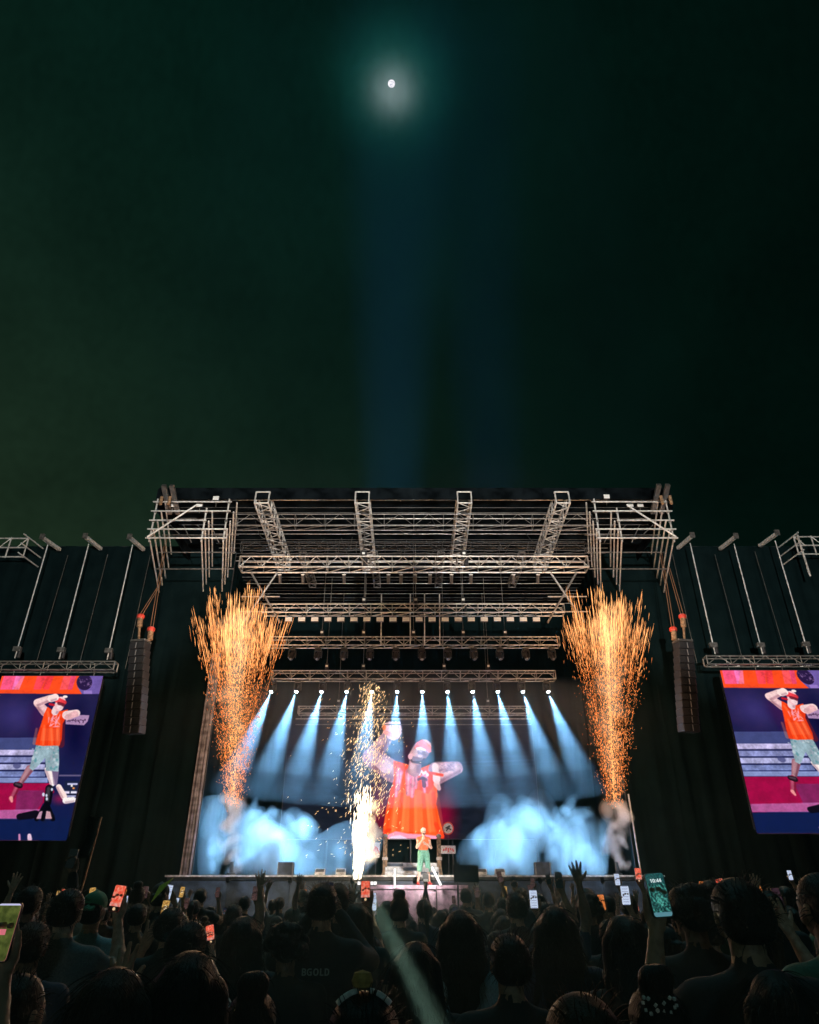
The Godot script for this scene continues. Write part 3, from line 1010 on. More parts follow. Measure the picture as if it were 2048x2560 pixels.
func side_screens() -> void:
	var d := 30.6
	var y1 := P(1030, 1690, d).y
	var y0 := P(1030, 2101, d).y
	var x1 := P(258, 1690, d).x
	var x0 := P(5, 1690, d).x
	var s := new_screen(d, x0, x1, y0, y1, 560, 860)
	var im: Image = s.im
	for y in s.h:
		for x in s.w:
			var t: float = float(y) / s.h
			var n: float = s.n.get_noise_2d(x * 0.3, y * 0.3)
			var c := Color(0.10, 0.11, 0.27).lerp(Color(0.16, 0.13, 0.30), 0.5 + 0.5 * n)
			c = c.lerp(Color(0.05, 0.10, 0.29), clampf((t - 0.35) * 1.6, 0, 1))
			im.set_pixel(x, y, c)
	var z := func(a, b): return [a * 0.2134, 1660 + b * 0.2134]      # from an enlarged look at the photograph
	# band of close-up shirt along the top
	shape(s, [z.call(0, 100), z.call(960, 100), z.call(960, 352), z.call(-40, 345)], Color(1.0, 0.30, 0.12), 1.0, 0.25)
	for k in [[60, 230, 0.95, 0.35, 0.75], [200, 110, 0.98, 0.55, 0.85], [450, 120, 1.0, 0.25, 0.45], [560, 90, 0.98, 0.20, 0.35], [760, 110, 1.0, 0.35, 0.50], [850, 60, 0.85, 0.25, 0.60]]:
		shape(s, [z.call(k[0], 100), z.call(k[0] + k[1], 100), z.call(k[0] + k[1] * 0.6 - 40, 300), z.call(k[0] - 60, 300)], Color(k[2], k[3], k[4]), 0.6, 0.6)
	shape(s, [z.call(930, 120), z.call(1260, 120), z.call(1210, 352), z.call(960, 352), z.call(905, 260)], Color(0.42, 0.34, 0.62), 1.0, 0.3)
	shape(s, [z.call(980, 310), z.call(1080, 310), z.call(1080, 352), z.call(980, 352)], Color(0.62, 0.50, 0.80), 0.8)
	blob(s, 0.2134 * 990, 1660 + 0.2134 * 215, 0.2134 * 92, 0.2134 * 92, Color(0.16, 0.10, 0.26), 1.0)
	for k in 26:
		var a := [930 + rng.randf() * 150, 165 + rng.randf() * 100]
		limb(s, z.call(a[0], a[1]), z.call(a[0] + rng.randf_range(-14, 26), a[1] + rng.randf_range(-16, 16)), 0.9, 0.7, Color(0.55, 0.42, 0.62), 0.7)
	# stage behind the singer
	soft(s, 40, 1790, 80, 60, Color(0.30, 0.24, 0.50), 0.8)
	soft(s, 190, 1830, 40, 90, Color(0.04, 0.05, 0.16), 0.7)
	soft(s, 105, 1800, 40, 60, Color(0.40, 0.10, 0.30), 0.35)
	shape(s, [z.call(-400, 865), z.call(430, 862), z.call(430, 1005), z.call(-400, 1005)], Color(0.30, 0.34, 0.55), 0.75, 0.2)
	for k in 4:
		var y := 1005.0 + 84 * k
		shape(s, [z.call(-500, y), z.call(530, y), z.call(530, y + 64), z.call(-500, y + 70)], [Color(0.80, 0.76, 0.92), Color(0.56, 0.58, 0.78), Color(0.72, 0.72, 0.88), Color(0.50, 0.55, 0.76)][k], 0.9, 0.7)
		shape(s, [z.call(-500, y + 66), z.call(530, y + 64), z.call(530, y + 78), z.call(-500, y + 80)], Color(0.08, 0.10, 0.28), 0.7)
	blob(s, 0.2134 * 200, 1660 + 0.2134 * 1190, 10, 8, Color(0.25, 0.26, 0.45), 0.7)
	shape(s, [z.call(-500, 1330), z.call(560, 1330), z.call(560, 1390), z.call(-500, 1390)], Color(0.62, 0.68, 0.88), 0.8, 0.3)
	shape(s, [z.call(690, 1296), z.call(1000, 1296), z.call(1000, 1316), z.call(690, 1316)], Color(0.40, 0.36, 0.50), 0.9)
	# floor
	shape(s, [z.call(-500, 1395), z.call(600, 1395), z.call(640, 1500), z.call(500, 1640), z.call(420, 1800), z.call(-500, 1820)], Color(0.62, 0.04, 0.26), 1.0, 0.3)
	shape(s, [z.call(200, 1480), z.call(520, 1480), z.call(500, 1620), z.call(420, 1720), z.call(180, 1720)], Color(0.48, 0.16, 0.38), 0.8, 0.3)
	shape(s, [z.call(-500, 1720), z.call(480, 1700), z.call(420, 1815), z.call(-500, 1815)], Color(0.72, 0.42, 0.66), 0.8, 0.4)
	soft(s, 0.2134 * 700, 1660 + 0.2134 * 1580, 26, 18, Color(0.75, 0.12, 0.35), 0.7)
	shape(s, [z.call(-500, 1830), z.call(1000, 1800), z.call(1000, 2080), z.call(-500, 2080)], Color(0.05, 0.11, 0.29), 0.85, 0.15)
	limb(s, z.call(230, 1790), z.call(420, 1760), 8, 10, Color(0.02, 0.02, 0.07), 0.95)
	# case beside him
	shape(s, [z.call(760, 1370), z.call(950, 1370), z.call(930, 1560), z.call(745, 1540)], Color(0.10, 0.13, 0.25), 1.0)
	for k in [[790, 1395, 120, 22, 0.8, 0.8, 0.95], [755, 1490, 60, 30, 0.9, 0.85, 0.95], [830, 1490, 70, 28, 0.92, 0.9, 0.98], [780, 1540, 110, 16, 0.8, 0.8, 0.95], [830, 1415, 24, 24, 1.0, 0.95, 0.9], [850, 1445, 26, 20, 1.0, 0.6, 0.3]]:
		shape(s, [z.call(k[0], k[1]), z.call(k[0] + k[2], k[1]), z.call(k[0] + k[2], k[1] + k[3]), z.call(k[0], k[1] + k[3])], Color(k[4], k[5], k[6]), 0.95)
	# the board he leans across
	shape(s, [z.call(770, 640), z.call(930, 596), z.call(1048, 600), z.call(1030, 670), z.call(985, 718), z.call(770, 706)], Color(0.66, 0.52, 0.68), 1.0, 0.3)
	for k in 18:
		var a2 := [790 + 12.5 * k, 668 - 0.3 * k + rng.randf_range(-8, 8)]
		limb(s, z.call(a2[0], a2[1]), z.call(a2[0] + rng.randf_range(-8, 14), a2[1] + rng.randf_range(-22, 22)), 0.9, 0.8, Color(0.14, 0.05, 0.16), 0.9)
	# legs, shorts, shirt, arms, head
	var skin := Color(0.90, 0.70, 0.72)
	limb(s, z.call(350, 1230), z.call(240, 1395), 10, 6, Color(0.62, 0.40, 0.46), 1.0, 0.3)
	limb(s, z.call(215, 1415), z.call(130, 1590), 8, 6, Color(0.62, 0.12, 0.28), 1.0, 0.3)
	limb(s, z.call(185, 1410), z.call(235, 1425), 6, 7, Color(0.10, 0.03, 0.10), 1.0)
	limb(s, z.call(130, 1570), z.call(140, 1610), 5, 3, Color(0.95, 0.62, 0.60), 0.9)
	limb(s, z.call(565, 1240), z.call(615, 1400), 9, 7, Color(1.0, 0.93, 0.92), 1.0, 0.1)
	limb(s, z.call(650, 1250), z.call(650, 1400), 9, 5, Color(0.55, 0.45, 0.58), 0.8)
	limb(s, z.call(690, 1440), z.call(750, 1550), 7, 8, Color(1.0, 0.88, 0.86), 1.0)
	limb(s, z.call(770, 1600), z.call(860, 1590), 8, 7, Color(1.0, 0.97, 0.96), 1.0)
	shape(s, [z.call(425, 950), z.call(690, 950), z.call(695, 1150), z.call(685, 1260), z.call(540, 1250), z.call(530, 1100), z.call(460, 1180), z.call(385, 1250), z.call(345, 1220), z.call(380, 1090)], Color(0.58, 0.68, 0.72), 1.0, 0.4)
	for k in 60:
		var a3 := [rng.randf_range(380, 690), rng.randf_range(960, 1240)]
		if (a3[0] > 540 and a3[0] < 690) or a3[0] < 800 - 0.33 * a3[1]:
			blob(s, 0.2134 * a3[0], 1660 + 0.2134 * a3[1], rng.randf_range(1.5, 4), rng.randf_range(1.5, 4), [Color(0.80, 0.84, 0.86), Color(0.30, 0.55, 0.58), Color(0.62, 0.64, 0.70)][k % 3], 0.6)
	limb(s, z.call(530, 560), z.call(440, 455), 12, 10, skin, 1.0, 0.4)
	limb(s, z.call(440, 455), z.call(590, 400), 10, 8, Color(0.95, 0.78, 0.78), 1.0, 0.4)
	shape(s, [z.call(560, 500), z.call(640, 560), z.call(720, 550), z.call(800, 530), z.call(770, 640), z.call(735, 700), z.call(725, 880), z.call(700, 955), z.call(500, 960), z.call(415, 945), z.call(440, 830), z.call(490, 680), z.call(515, 590)], Color(1.0, 0.28, 0.10), 1.0, 0.15)
	shape(s, [z.call(500, 750), z.call(690, 760), z.call(700, 900), z.call(470, 900)], Color(1.0, 0.40, 0.22), 0.6)
	for k in [[730, 660, 715, 940, 7, 0.35], [470, 760, 440, 930, 5, 0.3], [560, 720, 545, 940, 3.5, 0.25], [640, 740, 650, 940, 3.5, 0.25], [600, 560, 620, 640, 5, 0.25]]:
		limb(s, z.call(k[0], k[1]), z.call(k[2], k[3]), k[4], k[4] * 1.3, Color(0.70, 0.10, 0.05), k[5])
		limb(s, z.call(k[0] - 40, k[1]), z.call(k[2] - 40, k[3]), k[4] * 0.6, k[4] * 0.8, Color(1.0, 0.58, 0.40), 0.3)
	for k in 16:
		limb(s, z.call(rng.randf_range(560, 720), rng.randf_range(590, 740)), z.call(rng.randf_range(560, 720), rng.randf_range(590, 740)), 1.6, 1.1, Color(0.98, 0.66, 0.76), 0.6)
	limb(s, z.call(780, 600), z.call(900, 575), 11, 9, Color(0.97, 0.82, 0.82), 1.0, 0.3)
	limb(s, z.call(880, 585), z.call(790, 625), 8, 7, Color(0.90, 0.68, 0.70), 0.9, 0.3)
	limb(s, z.call(645, 560), z.call(665, 520), 9, 9, Color(0.93, 0.80, 0.82), 1.0)
	limb(s, z.call(690, 500), z.call(715, 440), 11.5, 12.5, Color(0.92, 0.72, 0.74), 1.0, 0.3)
	limb(s, z.call(668, 420), z.call(760, 450), 7, 5, Color(0.85, 0.18, 0.22), 0.9, 0.5)
	limb(s, z.call(690, 462), z.call(745, 480), 4, 4, Color(0.35, 0.05, 0.12), 0.8)
	blob(s, 0.2134 * 705, 1660 + 0.2134 * 512, 7, 6, Color(0.98, 0.88, 0.88), 0.7)
	limb(s, z.call(600, 405), z.call(650, 390), 9, 9, Color(1.0, 0.88, 0.86), 1.0, 0.2)
	blob(s, 0.2134 * 765, 1660 + 0.2134 * 383, 6, 3.4, Color(1.0, 0.90, 0.88), 1.0)
	limb(s, z.call(585, 470), z.call(630, 480), 3, 3, Color(0.9, 0.1, 0.15), 0.8)
	# camera on its tripod in front of him, and heads below
	limb(s, z.call(580, 1460), z.call(560, 1620), 10, 9, Color(0.02, 0.03, 0.08), 1.0)
	for k in [[510, 1530, 5], [545, 1540, 4], [610, 1470, 4], [550, 1580, 4]]:
		blob(s, 0.2134 * k[0], 1660 + 0.2134 * k[1], k[2] * 0.7, k[2], Color(0.85, 0.88, 0.96), 0.9)
	for k in [430, 500, 620]:
		limb(s, z.call(550, 1630), z.call(k, 1815), 5, 6, Color(0.02, 0.02, 0.07), 1.0)
	shape(s, [z.call(425, 1815), z.call(465, 1730), z.call(500, 1720), z.call(480, 1815)], Color(0.80, 0.62, 0.72), 0.9)
	shape(s, [z.call(530, 1815), z.call(545, 1720), z.call(590, 1730), z.call(610, 1815)], Color(0.85, 0.66, 0.70), 0.9)
	limb(s, z.call(228, 2000), z.call(230, 2060), 2.6, 3, Color(0.85, 0.55, 0.72), 0.9)
	limb(s, z.call(345, 2010), z.call(350, 2050), 5, 6, Color(0.92, 0.78, 0.86), 0.9, 0.4)
	var m := screen_material(s, "screen_side", 1.05)
	for k in [-1, 1]:
		var yo := 0.0 if k < 0 else P(1030, 1676, d).y - y1
		var xl := x0 if k < 0 else P(1800, 1675, d).x
		var o := thing("portrait_screen", "tall picture screen at the %s of the stage showing the dancing singer" % ("left" if k < 0 else "right"), "screen", Vector3(xl, y0 + yo, -d), "tall picture screens")
		var w := x1 - x0
		var h := y1 - y0
		mesh_node("screen", picture_quad(0, w, 0, h), m, o)
		box("backing", Vector3(w * 0.5, h * 0.5, -0.08), Vector3(w + 0.05, h + 0.05, 0.14), M.black_plastic, o)
		for i in 4:
			rod("hanger", Vector3(w * (0.1 + 0.266 * i), h, -0.08), Vector3(w * (0.1 + 0.266 * i), h + 0.35, -0.08), 0.02, M.steel, o)
		screen_light(o, Vector3(w * 0.5, h * 0.5, 0.05), Vector2(w * 0.95, h * 0.95), Color(0.75, 0.45, 0.75), 1.6)
		var ty := y1 + yo + 0.42
		if k < 0:
			truss("screen_truss", "pale truss carrying the picture screen at the left", Vector3(-20.8, ty, -d), Vector3(P(291, 1660, d).x, ty, -d), 0.42, 0.38, 1.1, 0.032, "trusses of the picture screens")
		else:
			truss("screen_truss", "pale truss carrying the picture screen at the right", Vector3(P(1763, 1650, d).x, ty, -d), Vector3(21.0, ty, -d), 0.42, 0.38, 1.1, 0.032, "trusses of the picture screens")


# ---------------------------------------------------------------- hanging speakers
func speaker_columns() -> void:
	for s in [-1, 1]:
		var d := 29.4
		var top := P(352, 1608, d) if s < 0 else P(1707, 1608, d)
		var bot := P(342, 1838, d) if s < 0 else P(1716, 1834, d)
		var o := thing("speaker_column", "long black column of stacked loudspeakers hanging at the " + ("left" if s < 0 else "right"), "loudspeaker", top, "hanging speaker columns")
		var n := 12
		var step := (top.y - bot.y) / n
		for i in n:
			var t := float(i) / n
			var turn := Basis(Vector3.UP, s * 0.22) * Basis(Vector3.RIGHT, 0.10 * t * t)
			var c := Vector3(lerpf(0, bot.x - top.x, t), -step * (i + 0.5), 0.25 * t * t)
			var b := box("cabinet", c, Vector3(0.74, step * 0.94, 0.5), M.black_plastic, o, turn)
			var g := mesh_node("grille", unit_box, M.speaker_grille, b)
			g.transform = Transform3D(Basis.from_scale(Vector3(0.36, 0.9, 0.05)), Vector3(-s * 0.30, 0, 0.5))
			var g2 := mesh_node("grille", unit_box, M.speaker_rail, b)
			g2.transform = Transform3D(Basis.from_scale(Vector3(0.05, 0.8, 0.04)), Vector3(s * 0.06, 0, 0.5))
		box("bumper_frame", Vector3(0, 0.06, 0), Vector3(0.72, 0.1, 0.55), M.steel, o, Basis(Vector3.UP, s * 0.22))
		# two hoists and their chains
		var px := [[352, 1541], [378, 1573]] if s < 0 else [[1706, 1541], [1683, 1573]]
		var up := [[394, 1470], [416, 1340]] if s < 0 else [[1672, 1420], [1652, 1380]]
		for i in 2:
			var c := P(px[i][0], px[i][1], d)
			var e := P(up[i][0], up[i][1], d + 0.3)
			var h := thing("speaker_hoist", "red capped chain hoist over the %s speaker column, the %s one" % ["left" if s < 0 else "right", "upper" if i == 0 else "lower"], "hoist", c, "hoists of the speaker columns")
			mesh_node("cap", lathe([[0.0, -0.1], [0.15, -0.1], [0.17, -0.04], [0.165, 0.05], [0.11, 0.1], [0.0, 0.12]], 16), M.red_hoist, h)
			rod("motor", Vector3(0, -0.1, 0), Vector3(-s * 0.04, -0.5, 0), 0.12, M.timber, h)
			rod("shackle", Vector3(-s * 0.04, -0.5, 0), Vector3(lerpf(c.x, top.x, 0.6) - c.x, top.y - c.y + 0.05, 0), 0.055, M.timber, h)
			rod("chain", Vector3(-0.05, 0.1, 0), e - c + Vector3(-0.03, 0, 0), 0.016, M.chain, h)
			rod("chain", Vector3(0.07, 0.1, 0), e - c + Vector3(0.05, 0, 0), 0.016, M.chain, h)


# ---------------------------------------------------------------- things on the stage
func stage_set() -> void:
	var deck := P(1024, 2187, 28.0).y
	# two posts under the screen, and the pale steps between them
	for k in 2:
		var u := 963.0 if k == 0 else 1098.0
		var c := P(u, 2140, 36.5)
		var o := thing("timber_post", "squared tan timber post under the large screen, " + ("left one" if k == 0 else "right one"), "post", Vector3(c.x, deck, -36.5), "timber posts on the stage")
		var h := P(u, 2094, 36.5).y - deck
		box("shaft", Vector3(0, h * 0.5, 0), Vector3(0.2, h, 0.2), M.timber, o)
		box("collar", Vector3(0, h * 0.5, 0.0), Vector3(0.26, 0.12, 0.26), M.sign_white, o)
		mesh_node("cap_lamp", lathe([[0.0, 0.0], [0.12, 0.02], [0.13, 0.08], [0.08, 0.15], [0.0, 0.17]], 14), M.sign_white, o).position = Vector3(0, h, 0)
		rod("brace", Vector3(0.15 * (1 if k else -1), 0.1, 0.02), Vector3(0.02, h * 0.45, 0.02), 0.04, M.timber, o)
	var cx := P(1030, 2180, 36.0).x
	var st := thing("stage_steps", "pale wide steps between the timber posts behind the singer", "steps", Vector3(cx, deck, -35.6))
	for i in 4:
		box("tread", Vector3(0, 0.09 + 0.19 * i, -0.4 * i), Vector3(2.5, 0.17, 0.46), M.white_trim, st)
		for j in 3:
			box("riser_panel", Vector3(-0.82 + 0.82 * j, 0.09 + 0.19 * i, 0.235 - 0.4 * i), Vector3(0.80, 0.13, 0.02), M.grey_panel if (i + j) % 3 == 0 else M.white_trim, st)
	# sign boards beside the posts
	var r := P(1120, 2071, 34.5)
	var so := thing("round_sign", "round red and white sign with a dark emblem right of the posts", "sign", r)
	mesh_node("disc", lathe([[0.0, -0.02], [0.27, -0.02], [0.27, 0.02], [0.0, 0.02]], 28), M.sign_red, so).rotation.x = PI / 2
	var inner := mesh_node("face", lathe([[0.0, -0.005], [0.215, -0.005], [0.215, 0.005], [0.0, 0.005]], 28), M.sign_white, so)
	inner.rotation.x = PI / 2
	inner.position.z = 0.027
	for k in [[-0.02, 0.05, 0.20, 0.06, 0.5], [0.04, -0.01, 0.24, 0.06, -0.4], [-0.05, -0.07, 0.12, 0.05, 0.9], [0.08, 0.08, 0.10, 0.05, 1.2], [0.0, 0.0, 0.1, 0.1, 0.3]]:
		box("emblem_stroke", Vector3(k[0], k[1], 0.04), Vector3(k[2], k[3], 0.012), M.sign_dark, so, Basis(Vector3.BACK, k[4]))
	rod("stand", Vector3(0, -0.26, -0.02), Vector3(0, deck - r.y, -0.02), 0.02, M.black_paint, so)
	var data := [[1121, 2124, 0.66, 0.33, "wide pale sign board right of the right timber post"], [940, 2125, 0.34, 0.62, "upright pale sign board left of the left timber post"]]
	for k in data:
		var c := P(k[0], k[1], 34.5)
		var b := thing("sign_board", k[4], "sign", c, "pale sign boards")
		box("board", Vector3.ZERO, Vector3(k[2], k[3], 0.03), M.sign_white, b)
		for i in 5:
			box("stroke", Vector3(k[2] * (-0.32 + 0.16 * i), k[3] * 0.06 * (1 if i % 2 else -1), 0.018), Vector3(k[2] * 0.1, k[3] * (0.3 + 0.12 * (i % 3)), 0.008), M.sign_red, b, Basis(Vector3.BACK, 0.2 * (i - 2)))
		rod("stand", Vector3(0, -k[3] * 0.5, -0.03), Vector3(0, deck - c.y, -0.03), 0.02, M.black_paint, b)
	# floor monitors along the edge
	var us := [800, 852, 1205, 1250]
	var wh := ["leftmost on the stage edge", "beside the spark fountain", "right of the dark video panel", "rightmost on the stage edge"]
	for i in 4:
		var c := P(us[i], 2186, 28.9)
		var o := thing("floor_monitor", "pale wedge loudspeaker, " + wh[i], "loudspeaker", Vector3(c.x, deck, -28.9), "floor monitors")
		o.scale = Vector3.ONE * 0.55
		var w := SurfaceTool.new()
		w.begin(Mesh.PRIMITIVE_TRIANGLES)
		var p := [Vector3(-0.33, 0, 0.25), Vector3(0.33, 0, 0.25), Vector3(0.33, 0.2, 0.25), Vector3(-0.33, 0.2, 0.25), Vector3(-0.33, 0, -0.2), Vector3(0.33, 0, -0.2), Vector3(0.33, 0.42, -0.1), Vector3(-0.33, 0.42, -0.1)]
		for f in [[0, 1, 2, 3], [3, 2, 6, 7], [5, 4, 7, 6], [4, 0, 3, 7], [1, 5, 6, 2]]:
			quad_n(w, p[f[0]], p[f[1]], p[f[2]], p[f[3]])
		mesh_node("cabinet", w.commit(), M.white_trim, o)
		box("grille", Vector3(0, 0.3, 0.09), Vector3(0.56, 0.03, 0.34), M.grey_panel, o, Basis(Vector3.RIGHT, 0.56))
	us = [714, 1357]
	for i in 2:
		var c := P(us[i], 2190, 28.6)
		var o := thing("flight_case", "dark upright case on the stage edge at the " + ("left, behind raised hands" if i == 0 else "right, in front of the smoke"), "case", Vector3(c.x, deck, -28.6), "dark cases on the stage edge")
		box("case", Vector3(0, 0.18, 0), Vector3(0.55, 0.5, 0.4), M.grey_panel, o)
		for s in [-1, 1]:
			rod("corner", Vector3(s * 0.27, -0.05, 0.2), Vector3(s * 0.27, 0.42, 0.2), 0.02, M.steel, o)
	# dark video panel seen from behind, on a stand in the pit
	var pa := P(1165.5, 2184, 22.5)
	var ph := P(1165.5, 2162, 22.5).y - P(1165.5, 2206, 22.5).y
	var pn := thing("pit_monitor", "black square video panel standing in front of the stage", "panel", Vector3(pa.x, 0, -22.5))
	box("panel", Vector3(0, pa.y, 0), Vector3(0.72, ph, 0.08), M.tarp, pn)
	for s in [-1, 1]:
		rod("leg", Vector3(s * 0.25, 0, 0), Vector3(s * 0.25, pa.y - ph * 0.5, 0), 0.03, M.black_paint, pn)
	# bright stand lamps beside the runway
	for k in [[987, 2196, 0.1, 0.75, 0.0, "upright white light tube left of the runway"], [1091, 2190, 0.14, 0.8, 0.5, "slanting white light tube right of the runway"]]:
		var c := P(k[0], k[1], 26.2)
		var o := thing("light_tube", k[5], "light", c, "white light tubes")
		var t: MeshInstance3D = mesh_node("glowing_tube", lathe([[0.0, -0.5], [0.5, -0.48], [0.5, 0.48], [0.0, 0.5]], 12), M.tube_glow, o)
		t.transform = Transform3D(Basis(Vector3.BACK, k[4]) * Basis.from_scale(Vector3(k[2] * 0.6, k[3] * 0.8, k[2] * 0.6)), Vector3.ZERO)
		rod("stand", Vector3(0.0, -0.3, -0.06), Vector3(0.0, -c.y, -0.06), 0.02, M.black_paint, o)
		var l := OmniLight3D.new()
		l.name = "tube_glow"
		l.light_color = Color(1, 0.95, 0.95)
		l.light_energy = 1.0
		l.light_size = 0.1
		l.omni_range = 20
		l.omni_attenuation = 2
		l.shadow_enabled = true
		o.add_child(l)
		l.position = Vector3(0, 0, 0.16)
	# video camera on a tripod in the pit
	var vc := P(1064, 2196, 20.5)
	var cam := thing("video_camera", "black video camera on a tripod in front of the singer", "camera", Vector3(vc.x, 0, -20.5))
	box("body", Vector3(0, vc.y + 0.02, 0), Vector3(0.16, 0.2, 0.42), M.black_plastic, cam)
	rod("lens", Vector3(0, vc.y + 0.02, -0.2), Vector3(0, vc.y + 0.02, -0.5), 0.07, M.black_plastic, cam)
	box("viewfinder", Vector3(0.02, vc.y + 0.19, 0.05), Vector3(0.14, 0.1, 0.16), M.black_plastic, cam)
	box("monitor_screen", Vector3(0, vc.y - 0.05, 0.225), Vector3(0.12, 0.06, 0.02), M.strobe_face, cam)
	rod("tripod_head", Vector3(0, vc.y - 0.22, 0), Vector3(0, vc.y - 0.08, 0), 0.05, M.black_paint, cam)
	for k in 3:
		var a := TAU * k / 3.0 + 0.5
		rod("leg", Vector3(0, vc.y - 0.2, 0), Vector3(cos(a) * 0.55, 0, sin(a) * 0.55), 0.03, M.black_paint, cam)
	# truss-lit strip near the pit: a small bright sign held over heads
	var ls := P(918, 2208, 24.0)
	var lb := thing("light_bar", "short bright white lamp bar below the spark fountain", "light", ls)
	box("housing", Vector3(0, 0, -0.04), Vector3(0.62, 0.12, 0.08), M.black_plastic, lb)
	for k in 6:
		box("lamp_cell", Vector3(-0.25 + 0.1 * k, 0.0, 0.008), Vector3(0.085, 0.09, 0.02), M.tube_glow, lb)
	rod("stand", Vector3(0, -0.05, -0.05), Vector3(0, -ls.y, -0.05), 0.025, M.black_paint, lb)


# ---------------------------------------------------------------- bodies: distance fields of tapered bones, meshed as surface nets
func net(bones: Array, cell_: float, k: float) -> Dictionary:
	# bones: [a, b, ra, rb, region]; returns vertices, normals, regions and triangles
	var lo := Vector3.ONE * 1e9
	var hi := -lo
	for b in bones:
		var r: float = maxf(b[2], b[3]) + cell_ * 2.5
		lo = lo.min(b[0] - Vector3.ONE * r).min(b[1] - Vector3.ONE * r)
		hi = hi.max(b[0] + Vector3.ONE * r).max(b[1] + Vector3.ONE * r)
	var nx := int((hi.x - lo.x) / cell_) + 2
	var ny := int((hi.y - lo.y) / cell_) + 2
	var nz := int((hi.z - lo.z) / cell_) + 2
	var f := PackedFloat32Array()
	f.resize(nx * ny * nz)
	f.fill(1.0)
	var best := PackedFloat32Array()
	best.resize(nx * ny * nz)
	best.fill(1.0)
	var reg := PackedByteArray()
	reg.resize(nx * ny * nz)
	for b in bones:
		var a: Vector3 = b[0]
		var ab: Vector3 = b[1] - a
		var l2 := maxf(ab.length_squared(), 1e-9)
		var ra: float = b[2]
		var dr: float = b[3] - ra
		var rid: int = b[4]
		var m := maxf(b[2], b[3]) + cell_ * 2.0 + k
		var p0: Vector3 = (a.min(b[1]) - Vector3.ONE * m - lo) / cell_
		var p1: Vector3 = (a.max(b[1]) + Vector3.ONE * m - lo) / cell_
		for z in range(maxi(0, int(p0.z)), mini(nz - 1, int(p1.z) + 1) + 1):
			for y in range(maxi(0, int(p0.y)), mini(ny - 1, int(p1.y) + 1) + 1):
				var row := (z * ny + y) * nx
				for x in range(maxi(0, int(p0.x)), mini(nx - 1, int(p1.x) + 1) + 1):
					var q := lo + Vector3(x, y, z) * cell_ - a
					var t := clampf(q.dot(ab) / l2, 0.0, 1.0)
					var d := (q - ab * t).length() - ra - dr * t
					var i := row + x
					if d < best[i]:
						best[i] = d
						reg[i] = rid
					var g := f[i]
					var h := k - absf(g - d)
					f[i] = minf(g, d) - (h * h / (4.0 * k) if h > 0.0 else 0.0)
	var at := {}
	var vs := PackedVector3Array()
	var ns := PackedVector3Array()
	var rs := PackedByteArray()
	var sy := nx
	var sz := nx * ny
	for z in nz - 1:
		for y in ny - 1:
			var base := z * sz + y * sy
			for x in nx - 1:
				var i := base + x
				var c0 := f[i]
				if c0 > cell_ * 2.0:
					continue
				var c1 := f[i + 1]
				var c2 := f[i + sy]
				var c3 := f[i + sy + 1]
				var c4 := f[i + sz]
				var c5 := f[i + sz + 1]
				var c6 := f[i + sz + sy]
				var c7 := f[i + sz + sy + 1]
				var inside := int(c0 < 0) + int(c1 < 0) + int(c2 < 0) + int(c3 < 0) + int(c4 < 0) + int(c5 < 0) + int(c6 < 0) + int(c7 < 0)
				if inside == 0 or inside == 8:
					continue
				var c := [c0, c1, c2, c3, c4, c5, c6, c7]
				var sum := Vector3.ZERO
				var n := 0
				for e in [[0, 1], [2, 3], [4, 5], [6, 7], [0, 2], [1, 3], [4, 6], [5, 7], [0, 4], [1, 5], [2, 6], [3, 7]]:
					var u: float = c[e[0]]
					var v: float = c[e[1]]
					if (u < 0) != (v < 0):
						var t: float = u / (u - v)
						var ea := Vector3(e[0] & 1, (e[0] >> 1) & 1, e[0] >> 2)
						var eb := Vector3(e[1] & 1, (e[1] >> 1) & 1, e[1] >> 2)
						sum += ea.lerp(eb, t)
						n += 1
				at[i] = vs.size()
				vs.append(lo + (Vector3(x, y, z) + sum / n) * cell_)
				ns.append(Vector3(c1 + c3 + c5 + c7 - c0 - c2 - c4 - c6, c2 + c3 + c6 + c7 - c0 - c1 - c4 - c5, c4 + c5 + c6 + c7 - c0 - c1 - c2 - c3).normalized())
				rs.append(reg[i])
	var tris := PackedInt32Array()
	var dirs := [[1, sy, sz], [sy, sz, 1], [sz, 1, sy]]
	for i in at:
		for dd in dirs:
			var j: int = i + dd[0]
			if (f[i] < 0) == (f[j] < 0):
				continue
			var q := [i - dd[1] - dd[2], i - dd[2], i, i - dd[1]]
			if not (at.has(q[0]) and at.has(q[1]) and at.has(q[3])):
				continue
			var a0: int = at[q[0]]
			var a1: int = at[q[1]]
			var a2: int = at[q[2]]
			var a3: int = at[q[3]]
			if f[i] < 0:
				tris.append_array([a0, a2, a1, a0, a3, a2])
			else:
				tris.append_array([a0, a1, a2, a0, a2, a3])
	return {"v": vs, "n": ns, "r": rs, "t": tris}


